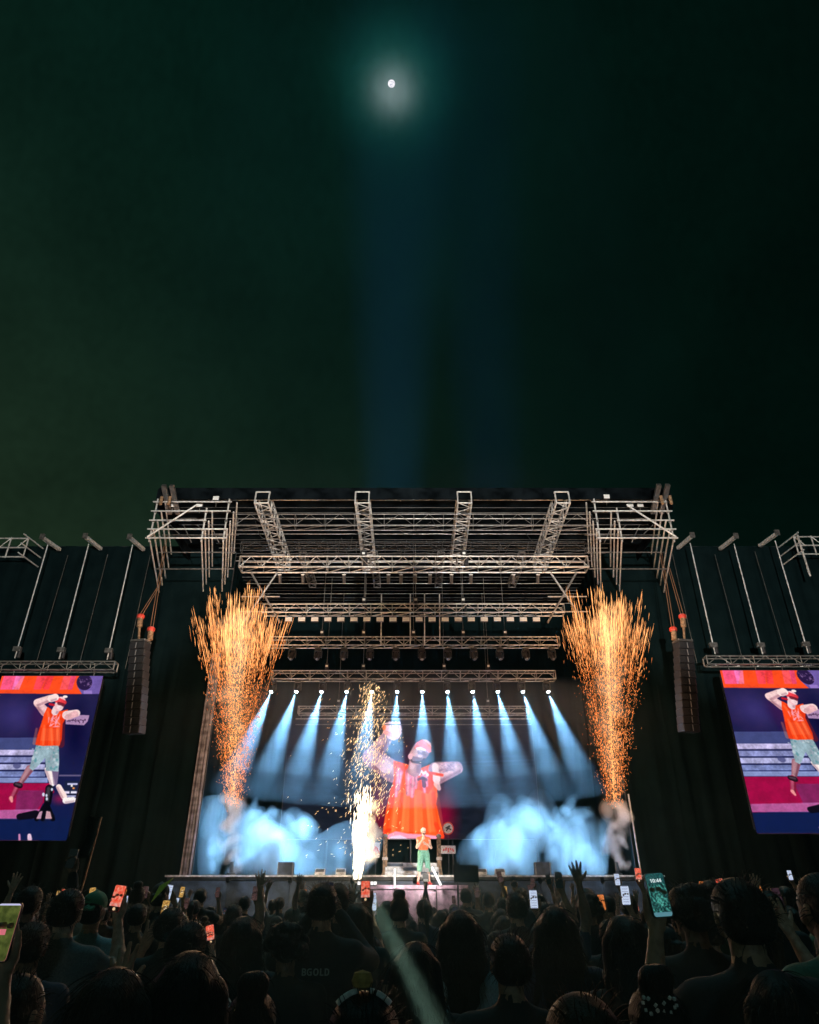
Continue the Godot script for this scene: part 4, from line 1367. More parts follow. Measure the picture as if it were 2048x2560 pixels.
func joined(nets: Array, regions: int) -> ArrayMesh:
	# one mesh; the triangles of each region form one surface
	var m := ArrayMesh.new()
	for r in regions:
		var v := PackedVector3Array()
		var n := PackedVector3Array()
		var t := PackedInt32Array()
		for part in nets:
			var seen := {}
			for i in range(0, part.t.size(), 3):
				if part.r[part.t[i]] != r:
					continue
				for j in 3:
					var w: int = part.t[i + j]
					if not seen.has(w):
						seen[w] = v.size()
						v.append(part.v[w])
						n.append(part.n[w])
					t.append(seen[w])
		if v.is_empty():
			v = PackedVector3Array([Vector3(0, 1, 0), Vector3(0, 1.001, 0), Vector3(0.001, 1, 0)])
			n = PackedVector3Array([Vector3.BACK, Vector3.BACK, Vector3.BACK])
			t = PackedInt32Array([0, 1, 2])
		var arr := []
		arr.resize(Mesh.ARRAY_MAX)
		arr[Mesh.ARRAY_VERTEX] = v
		arr[Mesh.ARRAY_NORMAL] = n
		arr[Mesh.ARRAY_INDEX] = t
		m.add_surface_from_arrays(Mesh.PRIMITIVE_TRIANGLES, arr)
	return m


func hand(wrist: Vector3, d: Vector3, palm: Vector3, thumb_side: float, pose: String) -> Array:
	# d: along the forearm; palm: where the palm faces; the thumb leaves the side of the palm near its base
	d = d.normalized()
	palm = (palm - d * palm.dot(d)).normalized()
	var s := d.cross(palm).normalized() * thumb_side
	var b := []
	b.append([wrist - d * 0.02, wrist + d * 0.01, 0.026, 0.025, 0])
	for k in 4:
		var o := 0.031 - 0.0205 * k
		b.append([wrist + d * 0.008 + s * o * 0.6, wrist + d * 0.085 + s * o, 0.0145, 0.0125, 0])
	var lens := [0.070, 0.080, 0.074, 0.058]
	for k in 4:
		var o := 0.031 - 0.0205 * k
		var l: float = lens[k]
		var base := wrist + d * (0.09 - 0.004 * absf(k - 1.2)) + s * o
		var fan: float = (1.4 - k) * (0.24 if pose == "open" else 0.06)
		var fd := (d + s * fan).normalized()
		if pose == "hold":
			fd = (d * 0.75 + palm * 0.55 + s * fan * 0.3).normalized()
		var m := base + fd * l * 0.5
		var fe := (fd + palm * (0.12 if pose == "open" else 0.5)).normalized()
		if pose == "hold":
			fe = (palm * 0.9 - d * 0.25).normalized()
		b.append([base, m, 0.0105, 0.0095, 0])
		b.append([m, m + fe * l * 0.5, 0.0095, 0.0075, 0])
	var tb := wrist + d * 0.028 + s * 0.03
	var td := (d * 0.62 + s * (0.85 if pose == "open" else 0.35) + palm * (0.1 if pose == "open" else 0.55)).normalized()
	var tm := tb + td * 0.038
	b.append([tb, tm, 0.0135, 0.0115, 0])
	b.append([tm, tm + (td + d * 0.35).normalized() * 0.034, 0.0115, 0.0085, 0])
	return b


# a pose gives, for each arm: [elbow, wrist, hand pose, palm direction]; x > 0 is the right-hand side seen from behind
func poses(p: String) -> Array:
	var down_l := [Vector3(-0.25, 1.13, 0.03), Vector3(-0.255, 0.88, -0.05), "loose", Vector3(1, 0, 0)]
	var down_r := [Vector3(0.25, 1.13, 0.03), Vector3(0.255, 0.88, -0.05), "loose", Vector3(-1, 0, 0)]
	match p:
		"phone_right":
			return [down_l, [Vector3(0.29, 1.33, -0.16), Vector3(0.21, 1.60, -0.24), "hold", Vector3(0, 0, 1)]]
		"phone_left":
			return [[Vector3(-0.29, 1.33, -0.16), Vector3(-0.21, 1.60, -0.24), "hold", Vector3(0, 0, 1)], down_r]
		"phone_high":
			return [down_l, [Vector3(0.30, 1.58, -0.10), Vector3(0.22, 1.84, -0.14), "hold", Vector3(0, 0, 1)]]
		"phone_both":
			return [[Vector3(-0.27, 1.36, -0.17), Vector3(-0.07, 1.60, -0.28), "hold", Vector3(0.5, 0, 1)], [Vector3(0.27, 1.36, -0.17), Vector3(0.07, 1.60, -0.28), "hold", Vector3(-0.5, 0, 1)]]
		"up_right":
			return [down_l, [Vector3(0.26, 1.64, -0.05), Vector3(0.23, 1.90, -0.06), "open", Vector3(0, 0.1, -1)]]
		"up_left":
			return [[Vector3(-0.26, 1.64, -0.05), Vector3(-0.22, 1.90, -0.06), "open", Vector3(0, 0.1, -1)], down_r]
		"up_both":
			return [[Vector3(-0.30, 1.62, -0.05), Vector3(-0.24, 1.87, -0.08), "open", Vector3(0, 0.1, -1)], [Vector3(0.31, 1.60, -0.08), Vector3(0.34, 1.85, -0.12), "open", Vector3(0, 0.1, -1)]]
		"elbow_out":
			return [down_l, [Vector3(0.40, 1.44, -0.03), Vector3(0.33, 1.68, -0.10), "open", Vector3(0, 0, -1)]]
		"wave":
			return [[Vector3(-0.28, 1.30, -0.14), Vector3(-0.22, 1.52, -0.22), "open", Vector3(0, 0, -1)], down_r]
		"folded":
			return [[Vector3(-0.25, 1.14, -0.06), Vector3(-0.03, 1.24, -0.21), "loose", Vector3(0, -0.3, 1)], [Vector3(0.25, 1.14, -0.06), Vector3(0.10, 1.36, -0.19), "hold", Vector3(-0.3, 0, 1)]]
	return [down_l, down_r]


func body_mesh(pose: String, sleeve: float, wide := 1.0, legs := "stand") -> ArrayMesh:
	# regions: 0 skin, 1 top, 2 trousers, 3 shoes
	var arms := poses(pose)
	var b := []
	for s in [-1.0, 1.0]:
		var knee := Vector3(s * 0.105, 0.49, -0.012)
		var ank := Vector3(s * 0.115, 0.085, 0.02)
		if legs == "stride":
			knee = Vector3(s * 0.15, 0.49, -0.04)
			ank = Vector3(s * 0.20, 0.085, 0.01)
		b.append([Vector3(s * 0.095 * wide, 0.92, 0), knee, 0.088 * wide, 0.060, 2])
		b.append([knee, ank, 0.055, 0.037, 2 if legs == "stand" else 0])
		if legs == "stride":
			b.append([Vector3(s * 0.095, 0.92, 0), knee + Vector3(0, -0.02, 0), 0.105, 0.085, 2])
		b.append([ank + Vector3(0, -0.035, 0.02), ank + Vector3(s * 0.015, -0.048, -0.16), 0.043, 0.034, 3])
		var sh := Vector3(s * 0.185 * wide, 1.405, 0.005)
		b.append([Vector3(s * 0.09, 1.40, 0.008), sh, 0.075, 0.062, 1])
		b.append([Vector3(0, 1.475, 0.022), Vector3(s * 0.15 * wide, 1.42, 0.01), 0.046, 0.042, 1])
		var arm: Array = arms[0 if s < 0 else 1]
		var cut := sh.lerp(arm[0], sleeve)
		b.append([sh, cut, 0.061, 0.053, 1])
		if sleeve < 1.0:
			b.append([cut, arm[0], 0.046, 0.040, 0])
			b.append([arm[0], arm[0].lerp(arm[1], 0.3), 0.040, 0.042, 0])
			b.append([arm[0].lerp(arm[1], 0.3), arm[1], 0.042, 0.026, 0])
		else:
			b.append([arm[0], arm[1].lerp(arm[0], 0.06), 0.052, 0.038, 1])
	b.append([Vector3(-0.07, 0.97, 0.005), Vector3(0.07, 0.97, 0.005), 0.125 * wide, 0.125 * wide, 2])
	b.append([Vector3(-0.05, 1.09, 0), Vector3(0.05, 1.09, 0), 0.118 * wide, 0.118 * wide, 1])
	b.append([Vector3(-0.08, 1.27, 0.005), Vector3(0.08, 1.27, 0.005), 0.122, 0.122, 1])
	b.append([Vector3(-0.06, 1.38, 0.01), Vector3(0.06, 1.38, 0.01), 0.09, 0.09, 1])
	b.append([Vector3(0, 1.45, 0.012), Vector3(0, 1.565, -0.008), 0.056, 0.052, 0])
	var parts := [net(b, 0.02, 0.035)]
	# head with a face looking along -z
	var h := []
	h.append([Vector3(0, 1.655, -0.014), Vector3(0, 1.648, 0.026), 0.079, 0.080, 0])
	h.append([Vector3(0, 1.615, -0.035), Vector3(0, 1.575, -0.058), 0.060, 0.034, 0])
	h.append([Vector3(-0.03, 1.655, -0.075), Vector3(0.03, 1.655, -0.075), 0.020, 0.020, 0])
	h.append([Vector3(0, 1.642, -0.094), Vector3(0, 1.605, -0.108), 0.009, 0.015, 0])
	h.append([Vector3(-0.02, 1.578, -0.085), Vector3(0.02, 1.578, -0.085), 0.010, 0.010, 0])
	for s in [-1.0, 1.0]:
		h.append([Vector3(s * 0.078, 1.640, 0.004), Vector3(s * 0.076, 1.604, 0.0), 0.014, 0.010, 0])
		h.append([Vector3(s * 0.036, 1.615, -0.066), Vector3(s * 0.045, 1.60, -0.055), 0.022, 0.02, 0])
	h.append([Vector3(0, 1.50, 0.0), Vector3(0, 1.60, 0.0), 0.053, 0.056, 0])
	parts.append(net(h, 0.011, 0.014))
	for k in 2:
		var arm: Array = arms[k]
		# seen from behind with the palm facing on, the thumbs point inwards
		var side := 1.0 if k == 0 else -1.0
		if arm[2] == "hold":
			side = -side
		parts.append(net(hand(arm[1], arm[1] - arm[0], arm[3], side, arm[2] if arm[2] != "loose" else "rest"), 0.0062, 0.007))
	return joined(parts, 4)


func hair_mesh(style: String, seed_: int) -> ArrayMesh:
	var r := RandomNumberGenerator.new()
	r.seed = seed_
	var b := []
	b.append([Vector3(0, 1.668, 0.002), Vector3(0, 1.655, 0.040), 0.086, 0.084, 0])
	if style == "short" or style == "fade":
		b.append([Vector3(-0.03, 1.62, 0.05), Vector3(0.03, 1.62, 0.05), 0.055, 0.055, 0])
	if style == "fade":
		b.append([Vector3(-0.02, 1.73, -0.02), Vector3(0.02, 1.72, 0.03), 0.05, 0.045, 0])
	if style == "curly":
		for i in 46:
			var a := r.randf() * TAU
			var y := r.randf_range(-0.35, 1.0)
			var q := sqrt(maxf(0.0, 1.0 - y * y))
			var c := Vector3(cos(a) * q * 0.105, 1.655 + y * 0.105, 0.035 + sin(a) * q * 0.10)
			if c.z > -0.06 or y > 0.45:
				b.append([c, c, r.randf_range(0.026, 0.038), 0.03, 0])
	if style == "bun":
		b.append([Vector3(-0.03, 1.61, 0.05), Vector3(0.03, 1.61, 0.05), 0.052, 0.052, 0])
		b.append([Vector3(-0.012, 1.765, 0.045), Vector3(0.015, 1.77, 0.05), 0.045, 0.042, 0])
	if style == "tail":
		b.append([Vector3(-0.03, 1.62, 0.05), Vector3(0.03, 1.62, 0.05), 0.052, 0.052, 0])
		b.append([Vector3(0, 1.71, 0.11), Vector3(0, 1.67, 0.15), 0.030, 0.034, 0])
		b.append([Vector3(0, 1.67, 0.15), Vector3(0.01, 1.40, 0.14), 0.036, 0.016, 0])
	if style.begins_with("long"):
		var drop := 1.26 if style == "long" else 1.14
		for k in 7:
			var x := (k - 3) / 3.0
			var w := 0.088 * x
			b.append([Vector3(w * 0.8, 1.64, 0.055 - 0.05 * absf(x)), Vector3(w * 1.02, 1.50, 0.075 - 0.055 * absf(x)), 0.05, 0.046, 0])
			b.append([Vector3(w * 1.02, 1.50, 0.075 - 0.055 * absf(x)), Vector3(w * 1.25 + r.randf_range(-0.02, 0.02), drop + 0.07 * absf(x) + r.randf_range(-0.02, 0.03), 0.13 - 0.045 * absf(x)), 0.048, 0.026, 0])
	var parts := [net(b, 0.011 if style != "curly" else 0.0125, 0.022)]
	var m := joined(parts, 1)
	# loose strands that break the outline
	var st := SurfaceTool.new()
	st.begin(Mesh.PRIMITIVE_TRIANGLES)
	var v: PackedVector3Array = parts[0].v
	var n: PackedVector3Array = parts[0].n
	var count := 420 if style.begins_with("long") else (240 if style == "curly" else 200)
	for i in count:
		var j := r.randi() % v.size()
		if v[j].z < -0.03 and v[j].y < 1.66:
			continue
		var p := v[j] + n[j] * 0.001
		var down := Vector3(0, -1, 0) - n[j] * Vector3(0, -1, 0).dot(n[j])
		var dir := (down.normalized() + n[j] * r.randf_range(0.05, 0.4) + Vector3(r.randf_range(-0.4, 0.4), 0, r.randf_range(-0.3, 0.3))).normalized()
		if style == "curly" or style == "short" or style == "fade":
			dir = (n[j] + Vector3(r.randf_range(-0.6, 0.6), r.randf_range(-0.3, 0.6), r.randf_range(-0.6, 0.6))).normalized()
		var step := r.randf_range(0.012, 0.022) if style.begins_with("long") else r.randf_range(0.004, 0.009)
		var pts := [p - n[j] * 0.006]
		for k in 5:
			p += dir * step
			dir = (dir + Vector3(0, -0.16, 0) + Vector3(r.randf_range(-0.15, 0.15), 0, r.randf_range(-0.15, 0.15))).normalized()
			pts.append(p)
		st.append_from(tube(pts, 0.0018, 0.0006, 3), 0, Transform3D())
	var strands := st.commit()
	m.add_surface_from_arrays(Mesh.PRIMITIVE_TRIANGLES, strands.surface_get_arrays(0))
	return m


func cap_mesh(backwards: bool) -> ArrayMesh:
	var b := []
	var z := 1.0 if backwards else -1.0
	b.append([Vector3(0, 1.69, -0.005), Vector3(0, 1.685, 0.025), 0.084, 0.084, 0])
	b.append([Vector3(-0.035, 1.668, z * 0.085), Vector3(-0.03, 1.655, z * 0.15), 0.018, 0.012, 0])
	b.append([Vector3(0.035, 1.668, z * 0.085), Vector3(0.03, 1.655, z * 0.15), 0.018, 0.012, 0])
	b.append([Vector3(0, 1.672, z * 0.085), Vector3(0, 1.66, z * 0.165), 0.02, 0.013, 0])
	b.append([Vector3(0, 1.772, 0.01), Vector3(0, 1.776, 0.01), 0.011, 0.011, 0])
	return joined([net(b, 0.011, 0.012)], 1)


var body_cache := {}
var hair_cache := {}


func make_person(pose: String, hair: String, top: String, low: String, skin: String, hair_mat: String, sleeve := 0.45, extra := "", legs := "stand") -> Node3D:
	var key := "%s %.2f %s" % [pose, sleeve, legs]
	if not body_cache.has(key):
		body_cache[key] = body_mesh(pose, sleeve, 1.0, legs)
	var o := Node3D.new()
	o.name = numbered("person")
	add_child(o)
	var body := MeshInstance3D.new()
	body.name = "body"
	body.mesh = body_cache[key]
	o.add_child(body)
	body.set_surface_override_material(0, M[skin])
	body.set_surface_override_material(1, M[top])
	body.set_surface_override_material(2, M[low])
	body.set_surface_override_material(3, M["shoe"])
	if hair.begins_with("cap"):
		if not hair_cache.has(hair):
			hair_cache[hair] = cap_mesh(hair == "cap_back")
		mesh_node("cap", hair_cache[hair], M[hair_mat], o)
		if not hair_cache.has("fringe"):
			hair_cache["fringe"] = joined([net([[Vector3(-0.03, 1.615, 0.052), Vector3(0.03, 1.615, 0.052), 0.05, 0.05, 0], [Vector3(0, 1.65, 0.03), Vector3(0, 1.65, 0.04), 0.083, 0.083, 0]], 0.011, 0.02)], 1)
		mesh_node("hair", hair_cache["fringe"], M["hair_black"], o)
	elif hair != "bald":
		if not hair_cache.has(hair):
			hair_cache[hair] = hair_mesh(hair, 90 + hair_cache.size())
		mesh_node("hair", hair_cache[hair], M[hair_mat], o)
	if extra == "band":
		# a white band over the crown with a gap at the knot
		for s in [-1, 1]:
			var pts := []
			for i in 9:
				var a := deg_to_rad(90 - s * (8 + 4.6 * i))
				pts.append(Vector3(cos(a) * 0.088, 1.664 + sin(a) * 0.092, 0.02))
			mesh_node("head_band", tube(pts, 0.0065, 0.0075, 6), M["white_cloth"], o)
		mesh_node("knot", lathe([[0.0, -0.02], [0.022, -0.012], [0.026, 0.0], [0.02, 0.016], [0.0, 0.022]], 10), M["gold_cloth"], o).position = Vector3(-0.005, 1.775, 0.02)
	if extra == "glitter":
		for i in 14:
			var a := i * 0.45
			box("hair_gem", Vector3(0.05 * cos(a) - 0.02, 1.71 + 0.02 * sin(a * 2.1), 0.118 + 0.008 * sin(a)), Vector3(0.008, 0.008, 0.008), M["white_cloth"], o, Basis(Vector3(1, 1, 0).normalized(), a))
	return o


func performer() -> void:
	var c := P(1060, 2213, 26.9)
	mat("vest_orange", Color(0.85, 0.16, 0.06), 0.8)
	mat("shorts_green", Color(0.30, 0.52, 0.44), 0.85, 0.0, {"grain": [noise_tex(0.05, 21, [Color(0.45, 0.6, 0.5), Color(0.9, 0.95, 0.9), Color(0.55, 0.8, 0.75), Color(1, 1, 1)], 128, 3), 3.0]})
	mat("skin_pale", Color(0.58, 0.38, 0.30), 0.6)
	mat("cap_pale", Color(0.75, 0.55, 0.5), 0.7)
	mat("shoe_red", Color(0.55, 0.03, 0.03), 0.5)
	mat("beard", Color(0.03, 0.018, 0.012), 0.7)
	var o := make_person("folded", "cap_front", "vest_orange", "shorts_green", "skin_pale", "cap_pale", 0.12, "", "stride")
	o.get_node("body").set_surface_override_material(3, M["shoe_red"])
	var jaw := net([[Vector3(-0.05, 1.60, -0.05), Vector3(0, 1.562, -0.072), 0.022, 0.03, 0], [Vector3(0.05, 1.60, -0.05), Vector3(0, 1.562, -0.072), 0.022, 0.03, 0]], 0.009, 0.012)
	mesh_node("beard", joined([jaw], 1), M.beard, o)
	for s in [-1.0, 1.0]:
		mesh_node("eye", lathe([[0.0, -0.011], [0.01, -0.006], [0.012, 0.0], [0.01, 0.006], [0.0, 0.011]], 10), M.beard, o).position = Vector3(s * 0.033, 1.638, -0.088)
	mesh_node("mouth", lathe([[0.0, -0.02], [0.006, 0.0], [0.0, 0.02]], 8), M.sign_red, o).transform = Transform3D(Basis(Vector3.BACK, PI / 2), Vector3(0, 1.577, -0.098))
	o.position = c
	o.rotation.y = PI + 0.25
	o.scale = Vector3.ONE * ((P(1060, 2068, 26.9).y - c.y) / 1.78)
	tag(o, "singer in orange vest and pale green shorts standing on the stage", "person")


# ---------------------------------------------------------------- phones
var phone_body: ArrayMesh
var phone_face: ArrayMesh


func slab(w: float, h: float, r: float, t: float) -> ArrayMesh:
	# a flat rounded plate standing up, facing +z
	var ring := []
	for k in 4:
		var c := Vector2((w * 0.5 - r) * (1 if k in [0, 3] else -1), (h * 0.5 - r) * (1 if k < 2 else -1))
		for i in 5:
			var a := PI / 2 * (k + i / 4.0)
			ring.append(c + Vector2(cos(a), sin(a)) * r)
	var st := SurfaceTool.new()
	st.begin(Mesh.PRIMITIVE_TRIANGLES)
	var n := ring.size()
	for i in n:
		var a: Vector2 = ring[i]
		var b: Vector2 = ring[(i + 1) % n]
		var fa := Vector3(a.x, a.y, t * 0.5)
		var fb := Vector3(b.x, b.y, t * 0.5)
		for side in [1.0, -1.0]:
			var q := [Vector3(0, 0, t * 0.5 * side), Vector3(a.x, a.y, t * 0.5 * side), Vector3(b.x, b.y, t * 0.5 * side)]
			if side > 0:
				q.reverse()
			for w3 in q:
				st.set_normal(Vector3(0, 0, side))
				st.set_uv(Vector2(w3.x / w + 0.5, 0.5 - w3.y / h))
				st.add_vertex(w3)
		var nn := Vector3(b.y - a.y, a.x - b.x, 0).normalized()
		for w3 in [fa, fb, fb - Vector3(0, 0, t), fa, fb - Vector3(0, 0, t), fa - Vector3(0, 0, t)]:
			st.set_normal(nn)
			st.set_uv(Vector2(0.5, 0.5))
			st.add_vertex(w3)
	return st.commit()


func phone_picture(kind: int) -> StandardMaterial3D:
	var w := 72
	var h := 144
	var im := Image.create(w, h, false, Image.FORMAT_RGBA8)
	var n := FastNoiseLite.new()
	n.seed = 300 + kind
	n.frequency = 0.035
	n.fractal_octaves = 4
	for y in h:
		for x in w:
			var f := n.get_noise_2d(x, y) * 0.5 + 0.5
			var g := n.get_noise_2d(x * 2.5 + 90, y * 2.5) * 0.5 + 0.5
			var u := float(x) / w - 0.5
			var v := float(y) / h
			var c := Color.BLACK
			match kind:
				0: # stage film: blue smoke and an orange figure
					c = Color(0.08, 0.12, 0.2).lerp(Color(0.75, 0.85, 0.95), clampf((v - 0.35) * 1.3 + (f - 0.5) * 1.2, 0, 1))
					if absf(u - 0.05) < 0.11 and absf(v - 0.5) < 0.13:
						c = Color(0.95, 0.45, 0.3)
					if v > 0.86:
						c = Color(0.03, 0.03, 0.03)
				1: # red close-up
					c = Color(0.95, 0.25, 0.15).lerp(Color(1.0, 0.75, 0.65), clampf(f * 1.6 - 0.4, 0, 1))
					if v > 0.68:
						c = c.lerp(Color(0.75, 0.75, 0.8), 0.6 * g)
					if v > 0.8:
						c = Color(0.03, 0.02, 0.02)
						if Vector2(u, (v - 0.9) * 2.0).length() < 0.13:
							c = Color(0.95, 0.8, 0.6)
				2: # pale chat page
					c = Color(0.82, 0.88, 0.98)
					if int(v * 22) % 3 == 0 and absf(u) < 0.36:
						c = Color(0.62, 0.66, 0.8)
				3: # warm yellow film
					c = Color(0.5, 0.3, 0.1).lerp(Color(1.0, 0.85, 0.5), clampf(f * 1.5 - 0.25, 0, 1))
					if absf(u) < 0.2 and v > 0.3 and v < 0.6 and g > 0.5:
						c = Color(1, 0.95, 0.85)
				4: # orange screen
					c = Color(0.85, 0.35, 0.12).lerp(Color(1.0, 0.7, 0.4), f)
					if g > 0.62:
						c = Color(0.2, 0.08, 0.04)
				5: # lock screen, teal leaves
					c = Color(0.02, 0.12, 0.13).lerp(Color(0.35, 0.72, 0.66), clampf(pow(g, 1.6) * 1.8 - 0.25 + (0.35 if Vector2(u, (v - 0.62) * 1.3).length() < 0.2 else 0.0), 0, 1))
					if v < 0.24:
						c = c.lerp(Color(0.1, 0.3, 0.32), 0.6)
					if v > 0.9:
						c = Color(0.35, 0.55, 0.6)
				8: # olive picture with a pink patch
					c = Color(0.16, 0.20, 0.08).lerp(Color(0.42, 0.46, 0.22), f)
					if absf(u + 0.1) < 0.25 and absf(v - 0.5) < 0.05:
						c = Color(0.85, 0.45, 0.5)
					if v < 0.03:
						c = Color(0.8, 0.8, 0.95)
				6: # dim pinkish
					c = Color(0.30, 0.20, 0.26).lerp(Color(0.42, 0.30, 0.36), f)
				_: # crowd film: dark with lights
					c = Color(0.05, 0.05, 0.08).lerp(Color(0.8, 0.55, 0.5), clampf(pow(g, 3.0) * 3.0 - 0.3, 0, 1))
			im.set_pixel(x, y, c)
	var m := StandardMaterial3D.new()
	m.resource_name = "phone_screen"
	m.albedo_color = Color(0.03, 0.03, 0.03)
	m.roughness = 0.2
	m.emission_enabled = true
	m.emission_operator = BaseMaterial3D.EMISSION_OP_MULTIPLY
	m.emission = Color.WHITE
	m.emission_energy_multiplier = 0.9 if kind != 6 else 0.35
	m.emission_texture = ImageTexture.create_from_image(im)
	return m


var phone_pictures := []


func phone(at: Vector3, kind: int, turn: Basis, label: String, group := "phones held up by the crowd") -> Node3D:
	var o := thing("phone", label, "phone", at, group)
	o.basis = turn
	mesh_node("case", phone_body, M.black_plastic, o)
	var s := mesh_node("screen", phone_face, phone_pictures[kind] if kind >= 0 else M.lens_off, o)
	s.position.z = 0.005
	box("camera_bump", Vector3(0.015, 0.05, -0.006), Vector3(0.03, 0.03, 0.005), M.lens_off, o)
	return o


# ---------------------------------------------------------------- sparks
func spark_mesh() -> ArrayMesh:
	# a thin spindle from y = -0.5 to 0.5
	var st := SurfaceTool.new()
	st.begin(Mesh.PRIMITIVE_TRIANGLES)
	var ring := [Vector3(0.5, 0.2, 0), Vector3(0, 0.2, 0.5), Vector3(-0.5, 0.2, 0), Vector3(0, 0.2, -0.5)]
	for i in 4:
		var a: Vector3 = ring[i]
		var b: Vector3 = ring[(i + 1) % 4]
		for t in [[a, b, Vector3(0, 0.5, 0)], [b, a, Vector3(0, -0.5, 0)]]:
			var n: Vector3 = (a + b).normalized()
			for w in t:
				st.set_normal(n)
				st.add_vertex(w)
	return st.commit()


var spindle: ArrayMesh


func sparks(parent: Node3D, list: Array, m: Material) -> void:
	# list: [place, direction, length, thickness, colour]
	var mm := MultiMesh.new()
	mm.transform_format = MultiMesh.TRANSFORM_3D
	mm.use_colors = true
	mm.mesh = spindle
	mm.instance_count = list.size()
	for i in list.size():
		var e: Array = list[i]
		var y: Vector3 = e[1]
		var x := y.cross(Vector3(0.2, 0.1, 0.97)).normalized()
		mm.set_instance_transform(i, Transform3D(Basis(x * e[3], y * e[2], x.cross(y) * e[3]), e[0]))
		mm.set_instance_color(i, e[4])
	var o := MultiMeshInstance3D.new()
	o.name = "fire_sparks"
	o.multimesh = mm
	o.material_override = m
	o.set_meta("kind", "stuff")
	parent.add_child(o, true)


func fire_light(parent: Node3D, at: Vector3, c: Color, energy: float, size: float) -> void:
	var l := OmniLight3D.new()
	l.name = "fire_light"
	l.light_color = c
	l.light_energy = energy
	l.light_size = size
	l.omni_range = 80
	l.omni_attenuation = 2
	l.shadow_enabled = true
	parent.add_child(l, true)
	l.position = at


func fireworks() -> void:
	spindle = spark_mesh()
	var m := StandardMaterial3D.new()
	m.resource_name = "fire_spark"
	m.shading_mode = BaseMaterial3D.SHADING_MODE_UNSHADED
	m.vertex_color_use_as_albedo = true
	var d := 27.2
	for s in [-1, 1]:
		var foot := P(577, 2187, d) if s < 0 else P(1545, 2187, d)
		var crown := P(601, 1500, d) if s < 0 else P(1513, 1500, d)
		var o := thing("firework_fountain", "tall fan of orange sparks at the %s edge of the stage" % ("left" if s < 0 else "right"), "firework", foot, "tall spark fans")
		o.set_meta("kind", "stuff")
		var h := crown.y - foot.y
		var lean := (crown.x - foot.x) / h
		var jets := []
		for k in 54:
			var a := -1.0 + 2.0 * k / 53.0 + rng.randfn(0.0, 0.05)
			if k % 4 == 0:
				a = rng.randfn(0.0, 0.25)
			jets.append([a, rng.randfn(0.0, 0.45), rng.randf_range(0.84, 1.02) * (1.03 - 0.07 * a * a)])
		var list := []
		for k in 8500:
			var j: Array = jets[rng.randi() % jets.size()]
			var t := pow(rng.randf(), 0.75)
			var f: float = lerpf(0.24, 1.0, t)
			var hh: float = f * j[2]
			var free: float = rng.randfn(0.0, 0.32) if rng.randf() < 0.55 else rng.randfn(0.0, 0.02)
			free *= 1.25 - 1.05 * f
			var w: float = 0.195 * (0.50 + 0.50 * f)
			var p := Vector3((lean + (j[0] + free) * w) * hh * h, hh * h, (j[1] * 0.7 + free * 0.4) * w * hh * h)
			var dir := Vector3(lean + j[0] * w * 1.3, 1.0, j[1] * w)
			var grain: float = 1.0 - smoothstep(0.55, 0.92, f)
			dir += Vector3(rng.randfn(0, 0.55), rng.randfn(0, 0.2), rng.randfn(0, 0.4)) * grain
			dir = dir.normalized()
			var top: float = smoothstep(0.72, 1.0, f)
			var length := lerpf(rng.randf_range(0.04, 0.11), rng.randf_range(0.2, 0.75), top)
			var thick := lerpf(rng.randf_range(0.008, 0.016), 0.0085, top)
			var mid: float = exp(-pow((j[0] + free) / 0.35, 2.0))
			var c := Color(1.7, 0.45, 0.10).lerp(Color(3.0, 1.35, 0.48), clampf(mid * 0.55 + top * 0.55 + rng.randfn(0, 0.2), 0, 1))
			var bright := rng.randf_range(0.45, 1.25)
			list.append([p, dir, length, thick, Color(c.r * bright, c.g * bright, c.b * bright)])
		sparks(o, list, m)
		mesh_node("launcher_tube", lathe([[0.0, 0.0], [0.16, 0.0], [0.16, 0.05], [0.07, 0.06], [0.06, 0.4], [0.045, 0.4], [0.04, 0.3], [0.0, 0.3]], 14), M.black_plastic, o)
		for k in 7:
			var t2 := 0.30 + 0.105 * k
			fire_light(o, Vector3(lean * h * t2, h * t2, 0), Color(1.0, 0.78, 0.60), 6.5, 1.0)
		fire_light(o, Vector3(0.1, h * 0.09, 0.9), Color(0.86, 0.93, 1.0), 3.0, 0.2)
	# the white fountain near the middle
	var base := P(894, 2196, 27.0)
	var tip := P(918, 1716, 27.0)
	var o2 := thing("firework_fountain", "white hot spark fountain with drifting gold sparks near the singer", "firework", base)
	o2.set_meta("kind", "stuff")
	var hh2 := tip.y - base.y
	var list2 := []
	for k in 1200:
		var t := rng.randf()
		var y := t * 0.46 * hh2 * rng.randf_range(0.3, 1.0)
		var w2 := 0.11 + 0.26 * (y / (0.46 * hh2))
		var p := Vector3(rng.randfn(0.0, 0.5) * w2 + 0.03 * y, y, rng.randfn(0, 0.5) * w2)
		var dir := Vector3(rng.randfn(0.03, 0.06), 1, rng.randfn(0, 0.06)).normalized()
		list2.append([p, dir, rng.randf_range(0.1, 0.36), rng.randf_range(0.012, 0.03), Color(4.6, 3.8, 2.7)])
	for k in 850:
		var t := pow(rng.randf(), 0.9)
		var y := lerpf(0.3, 1.0, t) * hh2
		var p := Vector3(0.05 * y + rng.randfn(0.0, 0.42) * (0.6 + 0.5 * (1.0 - t)), y, rng.randfn(0.0, 0.4))
		if t < 0.35 and rng.randf() < 0.5:
			p.x += absf(rng.randfn(0.3, 0.4))
		var dir := Vector3(rng.randfn(0.42, 0.25), 1.0, rng.randfn(0, 0.2)).normalized()
		var b := rng.randf_range(0.5, 1.5)
		list2.append([p, dir, rng.randf_range(0.06, 0.22), rng.randf_range(0.011, 0.018), Color(2.4 * b, 1.6 * b, 0.8 * b)])
